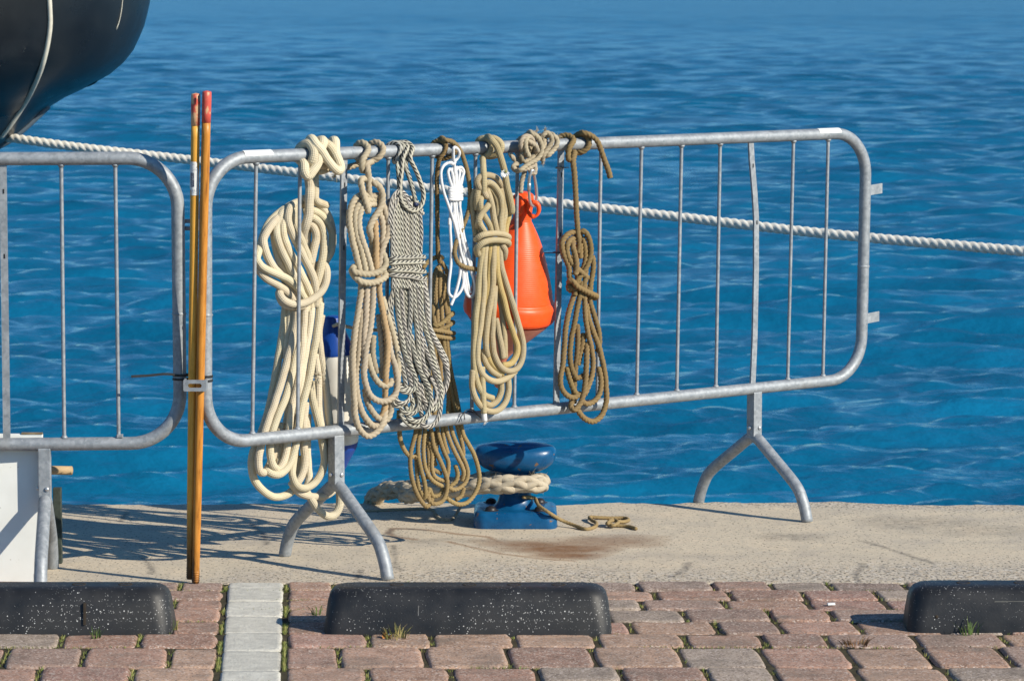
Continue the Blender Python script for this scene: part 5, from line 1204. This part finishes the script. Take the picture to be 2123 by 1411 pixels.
mb = MB(); V = []; f = []; NS = 48
HL = [(.152, .040, .036), (.155, .058, .045), (.160, .078, .054), (.168, .096, .063), (.179, .110, .070), (.193, .118, .074), (.210, .121, .075), (.223, .119, .073), (.234, .112, .067), (.241, .101, .059), (.2440, .092, .052), (.2450, .083, .045), (.2480, .077, .041), (.2525, .058, .033), (.2545, .034, .022), (.2550, .003, .003)]
for z, hx, hy in [(.150 + (z_ - .152) * .91, a_, b_) for z_, a_, b_ in HL]:
    for a in np.linspace(0, 2 * math.pi, NS, endpoint=False):
        ca, sa = math.cos(a), math.sin(a); e = 2 / 2.6
        x, y = hx * np.sign(ca) * abs(ca) ** e, hy * np.sign(sa) * abs(sa) ** e
        up = .012 * (abs(x) / .12) ** 2 * (1 if z < .215 else max(0, 1 - (z - .215) / .03))
        V.append((BX + x, BY + y, z + up * .6))
for i in range(len(HL) - 1):
    for j in range(NS): k_ = (j + 1) % NS; f.append((i * NS + j, i * NS + k_, (i + 1) * NS + k_, (i + 1) * NS + j))
mb.add(V, f); mb.build('head', M['bollard'], t)
for sx in (-1, 1):
    for sy in (-1, 1):
        mb = MB(); lathe(mb, (BX + sx * .072, BY + sy * .076, .0504), (0, 0, 1), [(-.001, .024), (.0008, .024), (.001, .017), (.004, .0165), (.009, .0135), (.0125, .008), (.0138, .0002)], 22); mb.build('bolt', mat_plain('black_iron', (.018, .016, .018), .45) if (sx, sy) == (-1, -1) else bpy.data.materials['black_iron'], t)

# plaited hawser around the bollard
def plait(mb, C, R, pitch):
    T, N, Bn = frames(C); L = np.concatenate([[0], np.cumsum(np.linalg.norm(np.diff(C, axis=0), axis=1))])
    for h in (1, -1):
        for k in range(4):
            ph = h * 2 * math.pi * L / pitch + k * math.pi / 2 + (math.pi / 4 if h < 0 else 0)
            rad = R * (.62 + h * .09 * np.cos(4 * 2 * math.pi * L / pitch * 1 + k * math.pi))
            P = C + rad[:, None] * (np.cos(ph)[:, None] * N + np.sin(ph)[:, None] * Bn); w = random.uniform(.85, 1.05)
            tube(mb, P, R * .42, 12, 0, 0, cap=True, tint=(w, w * .99, w * .96, 1), u0=random.random())
t = thing('mooring_hawser', (BX, BY, .1), 'thick pale plaited hawser looped around the blue bollard and over the quay edge', 'rope')
lo = [D(838, 1024, 9.98), D(885, 1022, 9.90), D(940, 1014, 9.82), D(1000, 1006, 9.765), D(1060, 1003, 9.745), D(1108, 1003, 9.775), D(1122, 1000, 9.83), D(1100, 996, 9.895), D(1050, 994, 9.925), D(985, 999, 9.93), D(930, 1008, 9.95), D(880, 1015, 10.0), D(835, 1014, 10.06), D(800, 1017, 10.14), D(778, 1030, 10.22), D(765, 1062, 10.29), D(758, 1130, 10.31), D(750, 1260, 10.32)]
C = spline(lo, .006); mb = MB(); plait(mb, C, .0262, .25); mb.build('plait', M['hawser'], t)
mb = MB(); hairs(mb, C[:250], .026, 300, .011); mb.build('loose_fibres', M['hawser'], t)
# small lines on the ground
Lq = Rope(.0052, 0, 0, 'laid', .032); mb = MB()
def gline(mb, pts, R, kind_amp=.26, pitch=.032, tint=(1, 1, 1, 1)):
    tube(mb, spline([G(x, y, R + dz) for x, y, dz in pts], R * .5), R, 10, 3, kind_amp, pitch, 1, True, tint)
gline(mb, [(1085, 1030, .085), (1108, 1032, .072), (1118, 1048, .062), (1140, 1063, .045), (1165, 1078, .016), (1190, 1088, .004), (1215, 1096, 0), (1232, 1092, 0), (1236, 1083, .002), (1226, 1077, .004), (1224, 1071, .004), (1240, 1072, .002), (1265, 1073, 0), (1295, 1073, 0), (1303, 1077, 0), (1290, 1081, .004), (1268, 1079, .012), (1260, 1085, .008), (1275, 1088, .002), (1300, 1090, 0), (1319, 1095, 0)], .0056)
gline(mb, [(1262, 1080, .012), (1272, 1076, .014), (1282, 1082, .010), (1270, 1089, .004), (1258, 1084, .004)], .0056)
o = mb.build('tan_line', M['rope_tan']); tag(o, 'thin tan line on the concrete with a loose knot, right of the bollard', 'rope')
mb = MB(); gline(mb, [(742, 1058, 0), (790, 1057, 0), (840, 1055, 0), (885, 1054, 0), (900, 1058, 0), (905, 1067, 0), (915, 1075, 0), (932, 1077, 0), (944, 1068, 0), (950, 1058, .012), (955, 1050, .02)], .0050)
o = mb.build('grey_line', M['rope_grey']); tag(o, 'thin grey line lying in the shadow left of the bollard', 'rope')

# white board with its props behind the left barrier
k = NT('peeling_white_paint', .5); c = k.coord(); n = k.noise(c, 9, 4); sx = k.n('ShaderNodeSeparateXYZ'); k.l(c, sx.inputs[0])
e1 = k.math('ADD', sx.outputs[2], k.math('MULTIPLY', k.math('SUBTRACT', k.noise(c, 30, 4), .5), .03))
b_ = k.ramp(n, [(.35, (.70, .71, .67)), (.7, (.78, .79, .75))]); b_ = k.mix(k.ramp(k.noise(c, 70, 2), [(.72, 0), (.75, .5)]), b_, (.35, .3, .24))
k.color(b_); M['board'] = k.m; M['oldwood'] = mat_plain('weathered_wood', (.20, .15, .09), .9, var=.4, scale=30); M['pinewood'] = mat_plain('bare_pine', (.40, .28, .15), .7)
M['lichen'] = mat_plain('dark_green_board', (.035, .045, .035), .85, var=.5, scale=60)
xe = (80 - CX) / F * 8.87
t = thing('white_board', (xe - .35, 8.9, 0), 'white painted board standing behind the left barrier, bottom left corner', 'board')
mb = MB(); obox(mb, (xe - .35, 8.8725, .2005), (.35, 0, 0), (0, .009, 0), (0, 0, .1985), .002); pn = mb.build('panel', M['board'], t)
mb = MB(); obox(mb, (xe - .028, 8.8695, .4005), (.028, 0, 0), (0, .0075, 0), (0, 0, .0022), .0006); mb.build('bare_edge', M['oldwood'], t)
mb = MB(); obox(mb, (xe - .016, 8.863, .014), (.011, 0, 0), (0, .0008, 0), (0, 0, .012)); mb.build('chipped_corner', M['galv'], t)
mb = MB(); obox(mb, (-1.248, 9.17, .105), (.011, 0, 0), (0, .012, 0), (0, 0, .105), .002); mb.build('back_post', M['lichen'], t)
mb = MB(); tube(mb, [np.array((xe - .1, 9.00, .285)), np.array((xe + .062, 8.98, .285))], .012, 14); mb.build('dowel', M['pinewood'], t)
mb = MB(); obox(mb, (xe + .007, 8.89, .26), (.005, 0, 0), (0, .008, 0), (0, 0, .03), .001); mb.build('hinge', M['steel'], t); mb = MB(); obox(mb, (xe + .007, 8.895, .18), (.005, 0, 0), (0, .01, 0), (0, 0, .02), .001); mb.build('hinge', M['steel'], t)

# loose plants and litter
def tuft(label, p, n, h, cols, spread=.02, lean=.8, w=.0016):
    mb = MB(); blades(mb, p, n, h, spread, lean, w, cols); o = mb.build('grass_tuft', M['leaf']); tag(o, label, 'plant', 'small plants in the paving')
GR = ((.07, .12, .03), (.11, .15, .04)); YG = ((.22, .20, .06), (.30, .24, .09), (.16, .18, .05)); BR = ((.18, .09, .04), (.25, .14, .06), (.13, .10, .04))
tuft('dark green grass tuft against the right wheel stop', G(2010, 1318), 20, .046, GR, .022, .9)
tuft('dry yellow green weed against the middle wheel stop', G(822, 1325), 60, .036, YG, .03, .8, .0013)
tuft('reddish brown dry weed between the pavers left of the right wheel stop', G(1772, 1338), 60, .026, BR, .03, 1.6, .0014)
tuft('small green sprout at the end of the left wheel stop', G(360, 1308), 16, .028, YG + GR, .012)
tuft('thin green sprout in front of the left wheel stop', G(199, 1322), 14, .032, GR, .012)
tuft('upright green sprout between pale pavers and middle wheel stop', G(657, 1278), 16, .03, GR, .010)
mb = MB()
for k_ in range(3):
    c = G(797 + k_ * 5, 1317 + k_, .008); u_ = RNG.normal(0, 1, 3) * [1, 1, .3]; u_ /= np.linalg.norm(u_); v_ = np.cross(u_, [0, 0.4, 1]); v_ /= np.linalg.norm(v_)
    P = [c + u_ * .014 * a + v_ * .006 * b + UPZ * .004 * e for a, b, e in ((-1, 0, 0), (-.4, .8, 1), (.4, .8, 1.6), (1, 0, .6), (.4, -.8, -.4), (-.4, -.8, -.4))]
    P2 = [p - UPZ * .0008 for p in P]; mb.add(P + P2, [(0, 1, 2, 3), (0, 3, 4, 5), (9, 8, 7, 6), (11, 10, 9, 6)] + [(i, (i + 1) % 6, 6 + (i + 1) % 6, 6 + i) for i in range(6)], None, smooth=False)
o = mb.build('dry_leaf', mat_plain('dry_orange_leaf', (.42, .17, .04), .7, var=.35, scale=90)); tag(o, 'crumpled dry orange leaf at the foot of the middle wheel stop', 'leaf')
mb = MB(); lathe(mb, G(806, 1316, .004), (.3, -1, .1), [(0, .0001), (0, .0045), (.009, .0042), (.0091, .0001)], 12); o = mb.build('cigarette_butt', M['sticker']); tag(o, 'tiny white cigarette butt beside the dry orange leaf', 'litter')
mb = MB(); q = G(1723, 1251, .006); obox(mb, q, (.010, .002, 0), (-.001, .006, 0), (0, .001, .0025), .002); o = mb.build('pebble', M['sticker']); tag(o, 'small white stone chip in a paver joint, left of the right wheel stop', 'stone')

# ------------------------------------------------------------------ boat bow and mooring rope
YC = 13.2
OUT = [(338, -300), (330, -200), (320, -80), (310, 0), (299, 50), (277, 102), (247, 140), (210, 166), (168, 186), (126, 206), (98, 222), (58, 262), (20, 292), (0, 304), (-70, 345), (-200, 420), (-420, 540), (-700, 720), (-900, 900), (-1000, 1100), (-1050, 1400)]
oz = np.array([D(x, y, YC)[2] for x, y in OUT][::-1]); ox = np.array([D(x, y, YC)[0] for x, y in OUT][::-1])
def stem(z): return np.interp(z, oz, ox)
def halfbeam(d, z):
    bm_ = np.interp(z, [-1.2, -.4, .6, 1.2, 1.8, 2.4], [.25, .6, .85, .92, .95, .96]); q = np.clip(d / np.interp(z, [-1, .8, 1.3, 2.2], [2.6, 2.0, 1.25, 1.15]), 0, 1)
    return bm_ * np.sqrt(np.maximum(1 - (1 - q) ** 2, 0)) + .0005
k = NT('black_hull_gelcoat', .22, spec=.5); c = k.coord(); n = k.noise(c, 4, 4); sc = k.noise(k.mapping(c, (2, 2, 40)), 1.0, 3)
k.color(k.ramp(n, [(.3, (.007, .009, .012)), (.7, (.014, .018, .022))])); k.roughness(k.ramp(k.noise(c, 12, 4), [(.3, .26), (.75, .42)])); k.bump(n, .05, .01); M['hull'] = k.m
t = thing('moored_boat', (stem(1.6) - 2.5, YC, -1.0), 'dark glossy boat bow with a pale rubbing strip, overhanging at top left', 'boat')
zs = np.linspace(oz[0] + .01, oz[-1] - .01, 70); ds = np.concatenate([np.linspace(0, 1, 34) ** 2 * 1.5, np.linspace(1.6, 5.5, 14)])
mb = MB(); V = []; nd = len(ds); f = []
for side in (-1, 1):
    b0 = len(V)
    for z in zs:
        for d in ds: V.append((stem(z) - d, YC + side * halfbeam(d, z), z))
    for i in range(len(zs) - 1):
        for j in range(nd - 1):
            a = b0 + i * nd + j; q_ = (a, a + 1, a + nd + 1, a + nd); f.append(q_ if side > 0 else q_[::-1])
nb = len(zs) * nd
for i in range(len(zs) - 1):                                        # transom and stem seam
    a = i * nd + nd - 1; f.append((a, a + nd, nb + a + nd, nb + a)); a = i * nd; f.append((a + nd, a, nb + a, nb + a + nd))
for j in range(nd - 1):
    a = (len(zs) - 1) * nd + j; f.append((a, a + 1, nb + a + 1, nb + a))
mb.add(V, f); mb.build('hull', M['hull'], t)
def on_hull(x, y, off=0.0):
    Yq = YC - .4
    for _ in range(60):
        p = D(x, y, Yq); d = max(0.0, float(stem(p[2])) - p[0]); Yq = .6 * Yq + .4 * (YC - halfbeam(d, p[2]))
    return D(x, y, Yq - off)
M['strip'] = mat_plain('pale_rubber_strip', (.62, .58, .48), .5, var=.12)
mb = MB(); C = spline([on_hull(x, y, .004) for x, y in ((98, -60), (101, -20), (103, 15), (104, 50), (99, 90), (88, 135), (70, 180), (45, 225), (20, 262), (2, 285))], .012); tube(mb, C, .0095, 10)
mb.build('rubbing_strip', M['strip'], t)
mb = MB(); C = spline([on_hull(x, y, .003) for x, y in ((255, -10), (252, 20), (247, 45), (241, 62))], .012); tube(mb, C, .0018, 6); mb.build('scratch', M['strip'], t)
mb = MB(); C = [D(x, y, YC - .02) for x, y in ((206, 150), (196, 166), (180, 174), (160, 178))]; tube(mb, spline(C, .01), [.012] * len(spline(C, .01)), 10); mb.build('drain_fitting', M['hull'], t)
M['grey_band'] = mat_plain('grey_keel_band', (.10, .13, .16), .4)
mb = MB(); C = spline([D(x, y, YC - .03) for x, y in ((100, 219), (78, 240), (52, 264), (20, 290), (0, 301), (-60, 336))], .012); tube(mb, C, .014, 10); mb.build('keel_band', M['grey_band'], t)
mb = MB()
pts = [D(15, 285, 13.14), D(30, 287, 13.1), D(160, 305, 13.0), D(390, 331, 12.85), D(640, 361, 12.6), D(880, 389, 12.4), D(1120, 417, 12.2), D(1400, 449, 12.0), D(1700, 483, 11.75), D(2123, 521, 11.4), D(2600, 566, 11.0), D(3400, 640, 10.6), (6.5, 10.2, .06)]
tube(mb, spline(pts, .007), .0185, 15, 3, .30, .092, 1, True, (1, 1, 1, 1)); o = mb.build('mooring_rope', M['rope_moor']); tag(o, 'white twisted mooring rope stretched across the water from the boat', 'rope')
